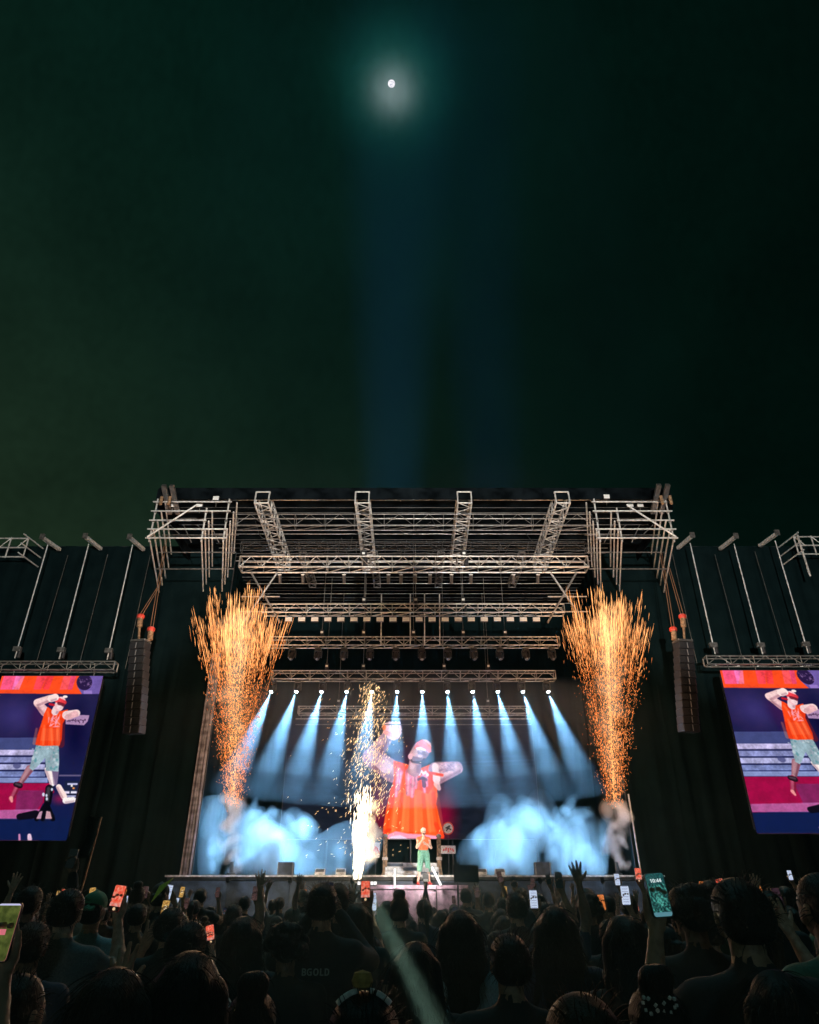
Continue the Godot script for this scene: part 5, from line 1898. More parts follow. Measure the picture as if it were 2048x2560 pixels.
	for k in 260:
		var p := Vector3(rng.randfn(0.1, 0.9), rng.randf_range(0.1, 0.9) * hh2, rng.randfn(0.0, 0.5))
		list2.append([p, Vector3(rng.randfn(0.5, 0.6), rng.randfn(0.6, 0.4), 0.1).normalized(), rng.randf_range(0.05, 0.14), 0.016, Color(2.0, 1.2, 0.5)])
	sparks(o2, list2, m)
	mesh_node("launcher_tube", lathe([[0.0, -0.1], [0.16, -0.1], [0.16, -0.05], [0.07, -0.04], [0.06, 0.2], [0.045, 0.2], [0.04, 0.1], [0.0, 0.1]], 14), M.black_plastic, o2)
	fire_light(o2, Vector3(0.04, 0.9, 0.25), Color(1.0, 0.9, 0.74), 9.0, 0.3)
	fire_light(o2, Vector3(0.1, 2.4, 0.25), Color(1.0, 0.88, 0.7), 14.0, 0.4)
	fire_light(o2, Vector3(0.3, 4.4, 0.2), Color(1.0, 0.8, 0.5), 5.0, 0.5)


# ---------------------------------------------------------------- the crowd
var last_holder: Node3D
var taken := []     # [x, z] of people that stand


func crowd_materials() -> void:
	var weave := noise_tex(0.09, 61, [Color(0.75, 0.75, 0.75), Color(1, 1, 1)], 128, 3)
	var patch := noise_tex(0.03, 62, [Color(0.78, 0.76, 0.74), Color(0.95, 0.95, 0.95), Color(1, 1, 1)], 128, 4)
	for e in [["top_black", 0.018, 0.018, 0.02], ["top_navy", 0.03, 0.04, 0.08], ["top_blue", 0.26, 0.40, 0.46], ["top_green", 0.06, 0.16, 0.10], ["top_white", 0.62, 0.62, 0.60], ["top_grey", 0.16, 0.17, 0.18], ["top_red", 0.35, 0.04, 0.03], ["top_olive", 0.14, 0.15, 0.06], ["jeans", 0.06, 0.08, 0.14], ["trousers_black", 0.02, 0.02, 0.022], ["white_cloth", 0.8, 0.78, 0.78], ["gold_cloth", 0.55, 0.33, 0.10], ["yellow_cloth", 0.75, 0.70, 0.05]]:
		mat(e[0], Color(e[1], e[2], e[3]), 0.85, 0.0, {"grain": [weave, 6.0], "rim": 0.25})
	mat("shoe", Color(0.04, 0.04, 0.045), 0.6)
	for e in [["skin_tan", 0.40, 0.23, 0.15], ["skin_brown", 0.24, 0.13, 0.08], ["skin_light", 0.55, 0.36, 0.27]]:
		mat(e[0], Color(e[1], e[2], e[3]), 0.55, 0.0, {"grain": [patch, 5.0]})
	var ridge := NoiseTexture2D.new()
	ridge.width = 256
	ridge.height = 256
	ridge.seamless = true
	ridge.as_normal_map = true
	ridge.bump_strength = 14.0
	var rn := FastNoiseLite.new()
	rn.seed = 64
	rn.frequency = 0.03
	ridge.noise = rn
	mat("hair_black", Color(0.010, 0.008, 0.007), 0.5, 0.0, {"strands": ridge})
	mat("hair_brown", Color(0.045, 0.025, 0.014), 0.5, 0.0, {"strands": ridge})
	mat("hair_fair", Color(0.20, 0.12, 0.055), 0.5, 0.0, {"strands": ridge})
	mat("cap_dark", Color(0.03, 0.03, 0.035), 0.8)
	mat("cap_green", Color(0.03, 0.20, 0.10), 0.8)


func crown_of(hair: String) -> float:
	return {"bun": 1.815, "cap_back": 1.785, "cap_front": 1.785, "curly": 1.79, "fade": 1.78, "bald": 1.735}.get(hair, 1.757)


func put_person(o: Node3D, x: float, z: float, scale_: float, turn: float, label: String, group := "") -> void:
	o.position = Vector3(x, 0, z)
	o.scale = Vector3.ONE * scale_
	o.rotation.y = turn
	tag(o, label, "person", group)
	taken.append(Vector2(x, z))


func near(u: float, v: float, d: float, a: Array, turn: float, label: String) -> Node3D:
	# somebody whose crown shows at (u, v), d metres away; a: arguments of make_person
	var p := P(u, v, d)
	var sc := clampf(p.y / crown_of(a[1]), 0.82, 1.12)
	var o := make_person(a[0], a[1], a[2], a[3], a[4], a[5], a[6], a[7] if a.size() > 7 else "")
	put_person(o, p.x, p.z, sc, turn, label, "people in the crowd")
	return o


func holder(u: float, v: float, hpx: float, pose: String, kind: int, a: Array, tilt: float, who: String, what: String) -> void:
	# somebody holding a phone that shows at (u, v), hpx pixels of the photograph tall
	var d := 0.15 * F / hpx * 1.13
	var p := P(u, v, d)
	var arms := poses(pose)
	var w: Vector3
	if pose == "phone_both":
		w = (arms[0][1] + arms[1][1]) * 0.5 + Vector3(0, 0.09, 0.02)
	elif pose == "phone_left":
		w = arms[0][1] + (arms[0][1] - arms[0][0]).normalized() * 0.09 + Vector3(0, 0.02, 0.03)
	else:
		w = arms[1][1] + (arms[1][1] - arms[1][0]).normalized() * 0.09 + Vector3(0, 0.02, 0.03)
	var sc := clampf(p.y / w.y, 0.86, 1.12)
	var o := make_person(pose, a[0], a[1], a[2], a[3], a[4], a[5])
	var base := p - w * sc
	last_holder = o
	put_person(o, base.x, base.z, sc, 0.0, who, "people in the crowd")
	var q := Vector3(p.x, w.y * sc, p.z)
	phone(q, kind, Basis(Vector3.BACK, tilt) * Basis(Vector3.RIGHT, -0.12), what)


func crowd() -> void:

	phone_body = slab(0.075, 0.152, 0.011, 0.009)
	phone_face = slab(0.069, 0.146, 0.009, 0.0012)
	for k in 9:
		phone_pictures.append(phone_picture(k))
	# nearest backs of heads
	near(482, 2372, 2.3, ["down", "long", "top_black", "jeans", "skin_tan", "hair_black", 0.5], 0.1, "person with smooth dark hair, largest head left of the headband")
	near(296, 2412, 2.15, ["down", "long", "top_black", "jeans", "skin_tan", "hair_black", 0.5], -0.1, "person with long black hair at the bottom, left of the light blue shirt")
	near(912, 2472, 1.85, ["down", "short", "top_black", "jeans", "skin_light", "hair_black", 0.5, "band"], 0.0, "person with a white headband at the bottom middle")
	near(1446, 2474, 1.8, ["down", "short", "top_black", "jeans", "skin_tan", "hair_brown", 0.5], 0.15, "person with round brown head at the bottom, right of the light beam")
	near(1150, 2272, 4.3, ["down", "long_low", "top_blue", "jeans", "skin_light", "hair_black", 0.2], 0.0, "woman with very long black hair over a light blue top")
	near(478, 2298, 3.7, ["down", "short", "top_blue", "jeans", "skin_brown", "hair_black", 0.6], -0.2, "short haired person in a light blue shirt behind the spread hand")
	near(1718, 2204, 4.1, ["down", "curly", "top_black", "trousers_black", "skin_brown", "hair_black", 1.0], 0.0, "tall person with full curly hair right of the lock screen phone")
	near(1556, 2284, 3.6, ["down", "long_low", "top_black", "jeans", "skin_tan", "hair_black", 0.3], 0.3, "person with long black hair left below the lock screen phone")
	near(2040, 2178, 3.1, ["elbow_out", "short", "top_green", "jeans", "skin_tan", "hair_black", 0.5], 0.25, "person in a dark green shirt cut off by the right edge")
	near(1622, 2402, 2.4, ["down", "bun", "top_navy", "jeans", "skin_brown", "hair_black", 0.5, "glitter"], 0.0, "person with glittering beads in dark hair, low at the right")
	near(722, 2300, 4.6, ["down", "curly", "top_black", "jeans", "skin_brown", "hair_black", 0.6], 0.1, "curly haired person in black, left of the BGOLD jacket")
	near(999, 2222, 7.5, ["down", "bun", "top_black", "jeans", "skin_tan", "hair_black", 0.5], 0.0, "person with a dark top bun below the runway")
	near(893, 2256, 6.0, ["down", "long", "top_black", "jeans", "skin_tan", "hair_brown", 0.5], 0.0, "long haired person below the short white lamp bar")
	near(1385, 2262, 4.4, ["down", "long", "top_navy", "jeans", "skin_tan", "hair_black", 0.6], -0.2, "long haired person in navy below the raised open hand")
	near(245, 2222, 6.0, ["down", "cap_back", "top_blue", "jeans", "skin_light", "cap_green", 0.6], 0.0, "person in a green cap and light blue top at the left")
	near(92, 2300, 4.2, ["down", "short", "top_navy", "jeans", "skin_brown", "hair_black", 0.6], 0.1, "short haired person in navy near the left edge")
	near(612, 2288, 4.7, ["down", "long", "top_black", "jeans", "skin_tan", "hair_black", 0.5], 0.0, "long haired person behind the largest head")
	near(1870, 2290, 4.0, ["elbow_out", "tail", "top_olive", "jeans", "skin_light", "hair_brown", 0.15], 0.3, "person with a ponytail and bare raised arm at the right")
	near(1270, 2330, 3.4, ["down", "short", "top_black", "jeans", "skin_tan", "hair_black", 1.0], 0.1, "short haired person in black right of the light blue top")
	near(1040, 2350, 3.6, ["down", "long", "top_black", "trousers_black", "skin_tan", "hair_black", 0.6], -0.1, "long haired person beside the light beam, left of the light blue top")
	near(640, 2420, 2.6, ["down", "bun", "top_black", "trousers_black", "skin_tan", "hair_black", 0.6], 0.1, "small person with a bun between headband and largest head")
	near(1930, 2420, 2.5, ["down", "long", "top_black", "trousers_black", "skin_tan", "hair_black", 0.6], 0.0, "long haired person at the bottom right in front of the green shirt")
	near(60, 2430, 2.6, ["elbow_out", "short", "top_navy", "trousers_black", "skin_tan", "hair_black", 0.15], -0.3, "person with a bare bent arm at the bottom left edge")
	# raised hands
	var hands := [
		[393, 2300, 5.4, "wave", "short", "top_black", "skin_tan", "person spreading a lit open hand left of the light blue shirt"],
		[1435, 2152, 6.6, "up_right", "short", "top_navy", "skin_brown", "person raising one open hand high in front of the right smoke"],
		[655, 2183, 13.0, "up_right", "short", "top_black", "skin_tan", "person raising a slanted arm before the left smoke"],
		[678, 2197, 14.5, "up_both", "tail", "top_grey", "skin_tan", "person raising both arms before the left smoke"],
		[752, 2183, 14.0, "up_left", "short", "top_black", "skin_brown", "person raising one thin arm left of the spark fountain"],
		[1888, 2185, 8.0, "up_both", "tail", "top_olive", "skin_light", "person raising both arms below the right picture screen"],
		[1848, 2200, 9.0, "up_right", "long", "top_black", "skin_tan", "long haired person raising an arm below the right picture screen"],
		[345, 2205, 12.0, "up_left", "short", "top_black", "skin_tan", "person raising a hand below the left speaker column"],
		[1060, 2238, 12.0, "up_left", "cap_back", "top_black", "skin_tan", "person in a cap raising a hand below the video camera"]]
	for h in hands:
		var arms := poses(h[3])
		var k := 1 if h[3] in ["up_right"] else 0
		var w: Vector3 = arms[k][1] + (arms[k][1] - arms[k][0]).normalized() * 0.17
		var p := P(h[0], h[1], h[2])
		var sc := clampf(p.y / w.y, 0.85, 1.15)
		var o := make_person(h[3], h[4], h[5], "jeans", h[6], "cap_dark" if h[4] == "cap_back" else "hair_black", 0.4)
		put_person(o, p.x - w.x * sc, p.z - w.z * sc, sc, 0.0, h[7], "people in the crowd")
	# phones and those who hold them
	holder(180, 2146, 44, "phone_high", -1, ["short", "top_black", "jeans", "skin_brown", "hair_black", 1.0], -0.05, "tall person holding a dark phone high at the left", "dark phone held highest of all at the left")
	holder(294, 2246, 58, "phone_right", 1, ["short", "top_grey", "jeans", "skin_light", "hair_black", 0.5], -0.12, "person filming red pictures, right of the green cap", "phone showing a red close-up right of the green cap")
	holder(422, 2230, 32, "phone_both", 2, ["cap_back", "top_black", "jeans", "skin_tan", "cap_dark", 0.5], -0.1, "person in a dark cap holding a pale blue phone", "phone with a pale blue page above a yellow lit one")
	holder(413, 2272, 36, "phone_right", 3, ["short", "top_black", "jeans", "skin_tan", "hair_black", 0.5], -0.05, "person with a yellow lit phone above the spread hand", "yellow lit phone above the spread hand")
	holder(467, 2259, 24, "phone_left", 7, ["tail", "top_black", "jeans", "skin_tan", "hair_brown", 0.5], 0.1, "person with ponytail and small phone above the light blue shirt", "small phone above the head of the light blue shirt")
	holder(819, 2238, 56, "phone_both", 0, ["short", "top_black", "jeans", "skin_tan", "hair_black", 1.0], 0.0, "person in a black jacket lettered BGOLD filming with a phone", "phone showing blue smoke above the lettered jacket")
	var jk := last_holder
	var tm := TextMesh.new()
	tm.text = "BGOLD"
	tm.depth = 0.004
	tm.font_size = 24
	tm.pixel_size = 0.0019
	var fnt := SystemFont.new()
	fnt.font_names = PackedStringArray(["Droid Sans"])
	fnt.font_weight = 700
	tm.font = fnt
	var let := mesh_node("lettering", tm, mat("print_grey", Color(0.30, 0.36, 0.34), 0.7), jk)
	let.position = Vector3(0, 1.33, 0.15)
	tag(let, "grey letters BGOLD printed on the back")
	holder(914, 2228, 46, "phone_right", 1, ["short", "top_black", "jeans", "skin_tan", "hair_black", 0.8], 0.03, "person filming below the spark fountain", "phone with reddish film below the spark fountain")
	holder(935, 2262, 26, "phone_left", 2, ["long", "top_black", "jeans", "skin_tan", "hair_black", 0.8], 0.0, "long haired person with a small white phone near the middle", "small white phone left of the very long hair")
	holder(1334, 2248, 40, "phone_right", 2, ["short", "top_black", "jeans", "skin_tan", "hair_black", 0.8], 0.0, "person reading a white phone right of the dark video panel", "white page phone right of the dark video panel")
	holder(1453, 2238, 32, "phone_both", 4, ["long", "top_black", "jeans", "skin_light", "hair_black", 0.5], 0.0, "long haired person with an orange phone below the raised hand", "orange phone right below the raised open hand")
	holder(1504, 2256, 34, "phone_right", 4, ["curly", "top_black", "jeans", "skin_brown", "hair_black", 0.5], 0.05, "curly haired person with the lower orange phone", "orange phone lower right of the raised open hand")
	holder(1543, 2199, 26, "phone_high", 2, ["short", "top_black", "jeans", "skin_tan", "hair_black", 0.5], 0.0, "person holding up a white phone under the right smoke plume", "white phone under the right smoke plume")
	holder(1596, 2188, 32, "phone_high", 1, ["short", "top_black", "jeans", "skin_tan", "hair_black", 0.5], -0.05, "person holding up a red phone at the right stage edge", "red phone held high at the right stage edge")
	holder(1646, 2237, 96, "phone_left", 5, ["short", "top_black", "jeans", "skin_tan", "hair_black", 0.5], 0.06, "person holding the large lock screen phone", "large phone with teal lock screen reading 10:44")
	var lock := get_node(NodePath("phone_" + "%03d" % used_names["phone"])) if used_names["phone"] > 0 else get_node("phone")
	var clock := TextMesh.new()
	clock.text = "10:44"
	clock.depth = 0.0006
	clock.font_size = 20
	clock.pixel_size = 0.0009
	clock.font = fnt
	var ck := mesh_node("clock_digits", clock, glow("digit_glow", Color(0.8, 0.95, 0.95), 0.9), lock)
	ck.position = Vector3(0, 0.048, 0.0062)
	holder(1756, 2205, 30, "phone_both", 2, ["tail", "top_black", "jeans", "skin_tan", "hair_black", 0.5], 0.08, "person with ponytail and pale phone right of the curly hair", "pale phone right of the full curly hair")
	holder(1803, 2218, 38, "phone_right", 1, ["short", "top_green", "jeans", "skin_light", "hair_brown", 0.2], 0.1, "person in green filming red pictures below the right screen", "phone with red film below the right picture screen")
	holder(1944, 2244, 42, "phone_right", 6, ["short", "top_black", "jeans", "skin_tan", "hair_black", 0.5], 0.1, "person with a dim pink phone near the right edge", "dim pink phone near the right edge")
	holder(1900, 2228, 28, "phone_left", 4, ["long", "top_black", "jeans", "skin_tan", "hair_black", 0.5], 0.3, "long haired person with a tilted orange phone at the right", "tilted orange phone left of the dim pink one")
	holder(1975, 2188, 22, "phone_high", 2, ["short", "top_black", "jeans", "skin_tan", "hair_black", 0.5], 0.0, "person holding a tiny white phone before the right curtain", "tiny white phone before the right curtain folds")
	holder(1250, 2192, 24, "phone_high", 7, ["short", "top_black", "jeans", "skin_tan", "hair_black", 0.3], 0.25, "person with slanting arm and phone right of the video panel", "tilted phone held up right of the video panel")
	holder(1284, 2205, 24, "phone_high", -1, ["short", "top_black", "jeans", "skin_tan", "hair_black", 0.3], -0.1, "person with a dark phone before the right smoke", "dark small phone before the right smoke")
	holder(1332, 2206, 20, "phone_high", 7, ["short", "top_black", "jeans", "skin_tan", "hair_black", 0.3], 0.0, "person with a tiny phone between two dark ones", "tiny lit phone between two dark ones")
	holder(1371, 2198, 22, "phone_high", -1, ["long", "top_black", "jeans", "skin_tan", "hair_black", 0.3], 0.1, "long haired person with a dark phone left of the raised hand", "dark phone at the far left of the raised hand")
	holder(1397, 2200, 36, "phone_high", -1, ["short", "top_black", "jeans", "skin_tan", "hair_black", 0.8], 0.0, "person with a large dark phone beside the raised hand", "large dark phone right beside the raised hand")
	holder(1192, 2210, 22, "phone_right", 7, ["short", "top_black", "jeans", "skin_tan", "hair_black", 0.5], 0.0, "person with a small phone under the video panel", "small phone under the dark video panel")
	holder(1262, 2222, 24, "phone_left", 3, ["tail", "top_black", "jeans", "skin_tan", "hair_brown", 0.5], 0.0, "person with ponytail and yellow phone right of the video panel", "small yellow phone low right of the video panel")
	holder(8, 2330, 122, "phone_right", 8, ["short", "top_black", "jeans", "skin_tan", "hair_black", 0.15], 0.0, "person cut off by the left edge holding a phone", "large phone cut off by the left edge")
	holder(762, 2228, 20, "phone_both", 4, ["short", "top_black", "jeans", "skin_tan", "hair_black", 0.5], 0.0, "person with a tiny orange phone left of the fountain", "tiny orange phone left of the spark fountain")
	holder(545, 2225, 22, "phone_right", 7, ["short", "top_black", "jeans", "skin_tan", "hair_black", 0.5], 0.0, "person with a small phone before the left drape", "small phone before the pale drape's foot")
	holder(365, 2222, 26, "phone_both", 7, ["bun", "top_black", "jeans", "skin_tan", "hair_black", 0.5], 0.0, "person with a bun and small phone left of the pale blue phone", "small dim phone left of the pale blue one")
	# a yellow pennant held at the left
	var yf := P(405, 2225, 8.5)
	var fl := thing("pennant", "small yellow pennant beside the pale blue phone", "flag", yf)
	var pt := SurfaceTool.new()
	pt.begin(Mesh.PRIMITIVE_TRIANGLES)
	for s in [0.0, -0.006]:
		var z := Vector3(0, 0, s)
		quad_n(pt, Vector3(-0.10, -0.12, 0) + z, Vector3(0.0, -0.02, 0.02) + z, Vector3(0.11, 0.12, 0) + z, Vector3(-0.03, 0.04, 0.01) + z)
	mesh_node("cloth", pt.commit(), M.yellow_cloth, fl)
	rod("stick", Vector3(-0.10, -0.14, 0), Vector3(-0.11, -0.5, 0), 0.006, M.timber, fl)
	fill_crowd()


func fill_crowd() -> void:
	var kinds := [["down", "short", "top_black", "jeans", "skin_tan", "hair_black", 0.5, "short haired person in black"],
		["down", "long", "top_black", "trousers_black", "skin_tan", "hair_black", 0.5, "long haired person in black"],
		["down", "curly", "top_grey", "jeans", "skin_brown", "hair_black", 0.5, "curly haired person in grey"],
		["down", "tail", "top_navy", "jeans", "skin_light", "hair_brown", 0.5, "ponytailed person in navy"],
		["down", "cap_back", "top_grey", "jeans", "skin_tan", "cap_dark", 0.6, "person in a dark cap"],
		["down", "bun", "top_red", "jeans", "skin_light", "hair_brown", 0.5, "person with a bun in dark red"],
		["down", "fade", "top_white", "jeans", "skin_brown", "hair_black", 0.5, "short haired person in white"],
		["down", "long", "top_green", "jeans", "skin_light", "hair_fair", 0.5, "fair long haired person in green"],
		["up_right", "short", "top_black", "jeans", "skin_tan", "hair_black", 0.4, "person with a raised right hand"],
		["up_left", "long", "top_black", "jeans", "skin_light", "hair_brown", 0.3, "long haired person with a raised left hand"],
		["elbow_out", "tail", "top_black", "jeans", "skin_tan", "hair_black", 0.3, "ponytailed person with a bent raised arm"],
		["up_both", "fade", "top_grey", "jeans", "skin_tan", "hair_black", 0.4, "person with both hands raised"],
		["phone_high", "short", "top_black", "jeans", "skin_tan", "hair_black", 0.4, "person holding a phone up high"],
		["phone_right", "long", "top_black", "jeans", "skin_light", "hair_black", 0.4, "long haired person filming"]]
	var protos := {}
	var row := 0
	var d := 3.3
	while d < 22.0:
		var half := d * 0.62 + 0.5
		var gap := 0.72 + 0.028 * d
		var x := -half + rng.randf() * gap
		var list := []
		while x < half:
			var px := x + rng.randfn(0, 0.12)
			var pz := -d + rng.randfn(0, 0.16)
			var free := true
			for t in taken:
				if t.distance_to(Vector2(px, pz)) < 0.5:
					free = false
					break
			# nobody stands in the line of the low light beam
			if d < 15.0 and absf(px - lerpf(0.12, -0.9, d / 20.0)) < 0.22 + 0.01 * d:
				free = false
			# the lettered jacket stays in sight
			if d < 5.0 and absf(px + 0.108 * d) < 0.42:
				free = false
			if free:
				list.append(Vector2(px, pz))
			x += gap
		var n := 0
		for p in list:
			var k := rng.randi() % 8
			var roll := rng.randf()
			if d > 6.5 and roll < 0.24:
				k = 8 + rng.randi() % 4
			elif d > 6.5 and roll < 0.54:
				k = 12 + rng.randi() % 2
			var a: Array = kinds[k]
			var o: Node3D
			if not protos.has(k):
				o = make_person(a[0], a[1], a[2], a[3], a[4], a[5], a[6])
				protos[k] = o
			else:
				o = protos[k].duplicate()
				o.name = numbered("person")
				add_child(o)
			var tall := rng.randfn(1.62, 0.06)
			if d > 8.0:
				tall = rng.randfn(1.68, 0.07)
			var place := "%s from the left in crowd row %s" % [ORD[mini(n, 29)], ORD[row]]
			var sc := clampf(tall, 1.45, 1.84) / crown_of(a[1])
			var turn := rng.randfn(0, 0.3) if k < 12 else rng.randfn(0, 0.12)
			put_person(o, p.x, p.y, sc, turn, a[7] + ", " + place, "people in the crowd")
			if k >= 12:
				var arm: Array = poses(a[0])[1]
				var w: Vector3 = arm[1] + (arm[1] - arm[0]).normalized() * 0.09 + Vector3(0, 0.02, 0.03)
				phone(o.transform * w, [0, 1, 2, 3, 4, 7, 7, 0][rng.randi() % 8], Basis(Vector3.UP, turn) * Basis(Vector3.BACK, rng.randfn(0, 0.1)) * Basis(Vector3.RIGHT, -0.12), "small phone of the person " + place)
			n += 1
		d += 0.95 + 0.05 * d
		row += 1


# ---------------------------------------------------------------- smoke and haze
func fog(called: String, at: Vector3, size: Vector3, density: float, c: Color, parent: Node, shape_ := RenderingServer.FOG_VOLUME_SHAPE_ELLIPSOID) -> FogVolume:
	var f := FogVolume.new()
	f.name = numbered(called) if parent == self else called
	f.shape = shape_
	f.size = size
	var m := FogMaterial.new()
	m.density = density
	m.albedo = c
	f.material = m
	parent.add_child(f, true)
	f.position = at
	return f


func smoke(label: String, blobs: Array, c: Color) -> void:
	# blobs: [centre, radius, density]
	var o := thing("smoke_cloud", label, "smoke", blobs[0][0], "smoke on the stage")
	o.set_meta("kind", "stuff")
	for b in blobs:
		# each puff is denser towards its middle: ellipsoids inside one another
		var r: float = b[1]
		var stretch := Vector3(rng.randf_range(2.0, 3.8), rng.randf_range(1.0, 1.8), rng.randf_range(1.3, 2.2))
		var turn := Vector3(rng.randf() * 0.6, rng.randf() * 3.0, rng.randf() * 3.0)
		var shells := 2 if r < 0.9 else 1
		for q in shells:
			var f := fog("puff", b[0] - o.position + Vector3(rng.randfn(), rng.randfn(), rng.randfn()) * 0.05 * r * q, stretch * (r * (1.0 - 0.28 * q)), b[2] / shells * (0.7 + 0.45 * q), c, o)
			f.rotation = turn


func haze() -> void:
	var deck := P(1024, 2187, 28.0).y
	# haze hanging under the lamps, a lens of thin smoke that thins out downwards
	var depths := [5.4, 6.7, 7.9, 9.1]
	var words := ["deepest", "second deepest", "second highest", "highest"]
	for k in 4:
		var h := fog("stage_haze", Vector3(CX, (11.5 + depths[k]) * 0.5, -33.8), Vector3(30.0, 11.5 - depths[k], 5.6 - 0.3 * k), 0.0085, Color(0.9, 0.95, 1.0), self)
		tag(h, "%s veil of thin haze in which the pale blue beams show" % words[k], "haze", "", "stuff")
	# two banks of smoke: a few broad thin lobes with middling and small puffs among them
	for s in [-1, 1]:
		var list := []
		for k in 46:
			var u := (685.0 + rng.randfn(0, 92.0)) if s < 0 else (1370.0 + rng.randfn(0, 78.0))
			u = clampf(u, 530, 850) if s < 0 else clampf(u, 1195, 1515)
			var peak := (2008.0 + 0.0008 * pow(u - 660, 2)) if s < 0 else (1985.0 + 0.0022 * pow(u - 1370, 2))
			var t := pow(rng.randf(), 1.25)
			var r := rng.randf_range(1.0, 1.5)
			var dense := 0.06
			if k >= 9:
				r = rng.randf_range(0.5, 0.8)
				dense = 0.15
			if k >= 22:
				r = rng.randf_range(0.22, 0.42)
				dense = rng.randf_range(0.10, 0.26)
			var v := lerpf(2170.0, peak + r * 22.0, t)
			var y := P(u, v, 33.0).y
			list.append([P(u, v, 35.0 - 0.28 * (11.0 - y) + rng.randf_range(-0.5, 0.7)), r, dense * (1.25 - 0.75 * t)])
		smoke("bank of pale blue smoke on the %s half of the stage" % ("left" if s < 0 else "right"), list, Color(0.92, 0.96, 1.0))
	# plumes below the two spark fans
	for s in [-1, 1]:
		var list := []
		for k in 26:
			var t := k / 25.0
			var u := (578.0 + 9.0 * sin(t * 9.0)) if s < 0 else (1546.0 + 9.0 * sin(t * 8.0 + 1.0))
			var v := lerpf(2182.0, 2010.0, t)
			var r := lerpf(0.12, 0.34, pow(t, 0.5)) * rng.randf_range(0.7, 1.2)
			var p := P(u, v, 27.35)
			list.append([p + Vector3(rng.randfn(0, 0.15), rng.randfn(0, 0.09), rng.randfn(0, 0.12)), r, rng.randf_range(0.6, 1.4) * (1.2 - 0.7 * t)])
		smoke("narrow white plume under the %s spark fan" % ("left" if s < 0 else "right"), list, Color(0.95, 0.96, 1.0))
		# thin smoke inside the fan
		var list2 := []
		for k in 14:
			var t := k / 13.0
			var a := P(583, 1985, 27.3) if s < 0 else P(1540, 1985, 27.3)
			var b := P(601, 1560, 27.3) if s < 0 else P(1513, 1560, 27.3)
			list2.append([a.lerp(b, t) + Vector3(rng.randfn(0, 0.15), 0, rng.randfn(0, 0.15)), lerpf(0.32, 0.75, t), 0.13])
		smoke("thin lit smoke rising inside the %s spark fan" % ("left" if s < 0 else "right"), list2, Color(0.95, 0.93, 0.92))
	# white puff beside the middle fountain
	var list3 := []
	for k in 26:
		var t := rng.randf()
		var u := 921.0 + rng.randfn(0, 9.0)
		list3.append([P(u, lerpf(2150.0, 2015.0, t), 27.3 + rng.randfn(0, 0.15)), rng.randf_range(0.14, 0.36), rng.randf_range(0.5, 1.2)])
	smoke("white lit smoke beside the middle spark fountain", list3, Color(0.97, 0.96, 0.95))
	# high haze behind the roof with two faint upward beams
	var hh := fog("high_haze", Vector3(0, 62, -48), Vector3(46, 96, 12), 0.0009, Color(0.9, 0.95, 1.0), self, RenderingServer.FOG_VOLUME_SHAPE_BOX)
	tag(hh, "thin night haze above the stage roof in which two blue beams rise", "haze", "", "stuff")
	for k in 2:
		var u := 985.0 if k == 0 else 1225.0
		var top := P(u, 900, 48.0)
		var base := Vector3(top.x * 0.93, 0.6, -48.0)
		var o := thing("sky_beam_lamp", "upward searchlight hidden behind the stage, " + ("below the moon" if k == 0 else "right of the moon"), "searchlight", base, "searchlights behind the stage")
		mesh_node("drum", lathe([[0.0, -0.6], [0.35, -0.6], [0.35, 0.1], [0.3, 0.1], [0.28, 0.0], [0.0, 0.0]], 18), M.black_paint, o)
		mesh_node("lamp_lens", lathe([[0.0, 0.04], [0.28, 0.02], [0.0, 0.03]], 18), M.lamp_face, o)
		var l := SpotLight3D.new()
		l.name = "sky_beam"
		l.light_color = Color(0.30, 0.70, 1.0) if k == 0 else Color(0.2, 0.5, 1.0)
		l.light_energy = 13500.0 if k == 0 else 5200.0
		l.spot_angle = 6.0
		l.spot_angle_attenuation = 1.0
		l.spot_range = 200
		l.spot_attenuation = 2
		l.light_size = 0.25
		l.shadow_enabled = true
		o.add_child(l)
		l.position = Vector3(0, 0.2, 0)
		l.rotation.x = PI / 2
	# the narrow torch beam that passes the camera
	var near_ := P(1086, 2560, 1.5)
	var far_ := P(944, 2271, 9.0)
	var dir := (far_ - near_).normalized()
	var src := near_ - dir * 2.2
	var o3 := thing("hand_torch", "small hand torch behind the camera sending a narrow beam over the heads", "torch", src)
	var barrel := mesh_node("barrel", lathe([[0.0, -0.16], [0.018, -0.16], [0.018, -0.05], [0.03, 0.0], [0.026, 0.0], [0.0, -0.01]], 14), M.black_plastic, o3)
	var bx := dir.cross(Vector3.UP).normalized()
	barrel.transform = Transform3D(Basis(bx, dir, bx.cross(dir)), Vector3.ZERO)
	var lb := SpotLight3D.new()
	lb.name = "torch_beam"
	lb.light_color = Color(0.86, 1.0, 0.93)
	lb.light_energy = 300.0
	lb.spot_angle = 0.6
	lb.spot_angle_attenuation = 1.0
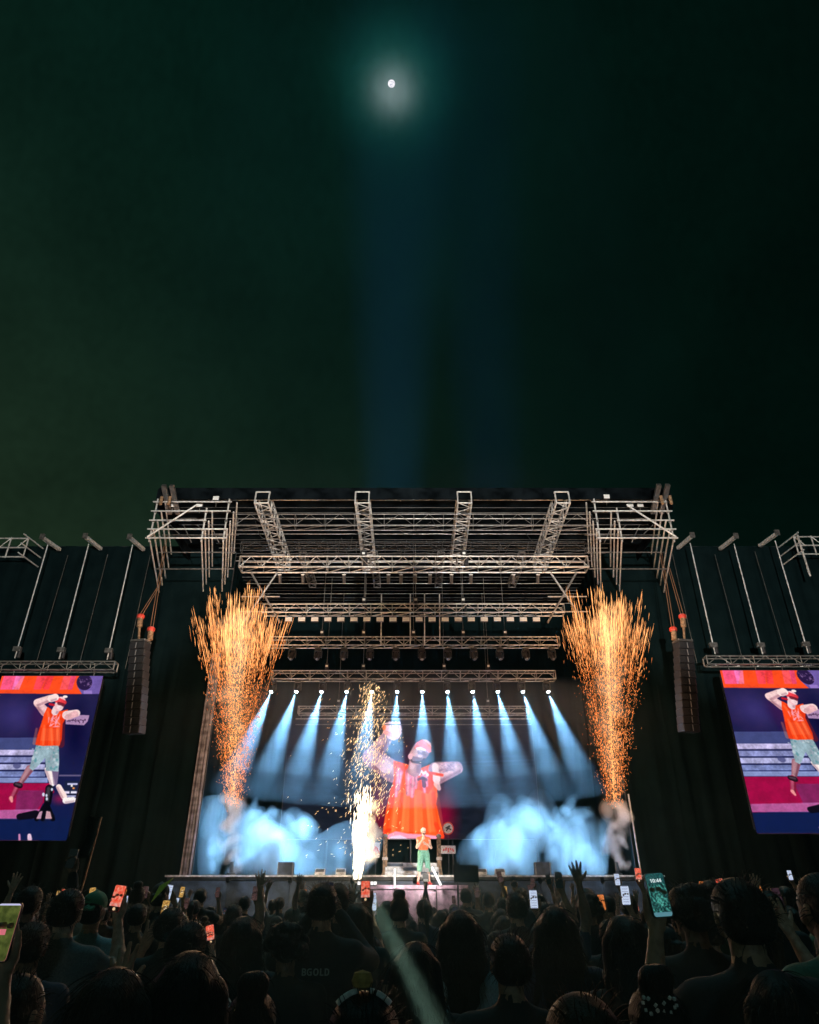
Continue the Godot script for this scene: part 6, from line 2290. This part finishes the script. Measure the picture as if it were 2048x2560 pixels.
	lb.spot_range = 60
	lb.spot_attenuation = 2
	lb.light_size = 0.012
	lb.shadow_enabled = true
	o3.add_child(lb)
	lb.look_at_from_position(src + dir * 0.05, far_)
	var ch := fog("crowd_haze", Vector3(0, 1.75, -6.6), Vector3(2.4, 0.7, 11.4), 0.02, Color(0.9, 1.0, 0.95), self, RenderingServer.FOG_VOLUME_SHAPE_BOX)
	tag(ch, "thin haze over the heads in which the torch beam shows", "haze", "", "stuff")
	# the lamp tower behind the crowd whose white light falls on the roof
	var tw := thing("lamp_tower", "lamp tower far behind the crowd lighting the roof", "lamp tower", Vector3(3.0, 0, 15.0))
	for k in 4:
		rod("mast", Vector3(0.5 * (1 if k % 2 else -1), 0, 0.5 * (1 if k < 2 else -1)), Vector3(0.5 * (1 if k % 2 else -1), 5.4, 0.5 * (1 if k < 2 else -1)), 0.05, M.steel, tw)
	box("lamp_housing", Vector3(0, 5.0, 0), Vector3(0.9, 0.5, 0.6), M.black_paint, tw)
	box("lamp_glow", Vector3(0, 5.0, -0.31), Vector3(0.8, 0.4, 0.02), M.tube_glow, tw)
	for k in 6:
		var fs := SpotLight3D.new()
		fs.name = "tower_light"
		fs.light_color = Color(1.0, 0.97, 0.93) if k != 3 else Color(0.72, 0.98, 1.0)
		fs.light_energy = [2600.0, 2600.0, 2600.0, 10.0, 1900.0, 1900.0][k]
		fs.spot_angle = [8.2, 8.2, 2.3, 26.0, 8.0, 8.0][k]
		fs.spot_angle_attenuation = [0.6, 0.6, 0.6, 1.0, 0.6, 0.6][k]
		fs.spot_range = 120
		fs.spot_attenuation = 2
		fs.light_size = 0.25
		fs.shadow_enabled = true
		tw.add_child(fs, true)
		var to: Vector3 = [Vector3(-5.0, 18.6, -28), Vector3(5.0, 18.6, -28), P(1058, 2135, 26.9), Vector3(0, 0.5, -6.0), Vector3(-15.5, 15.5, -30), Vector3(15.5, 15.5, -30)][k]
		fs.look_at_from_position(tw.position + Vector3(0, 5.0, -0.4), to)
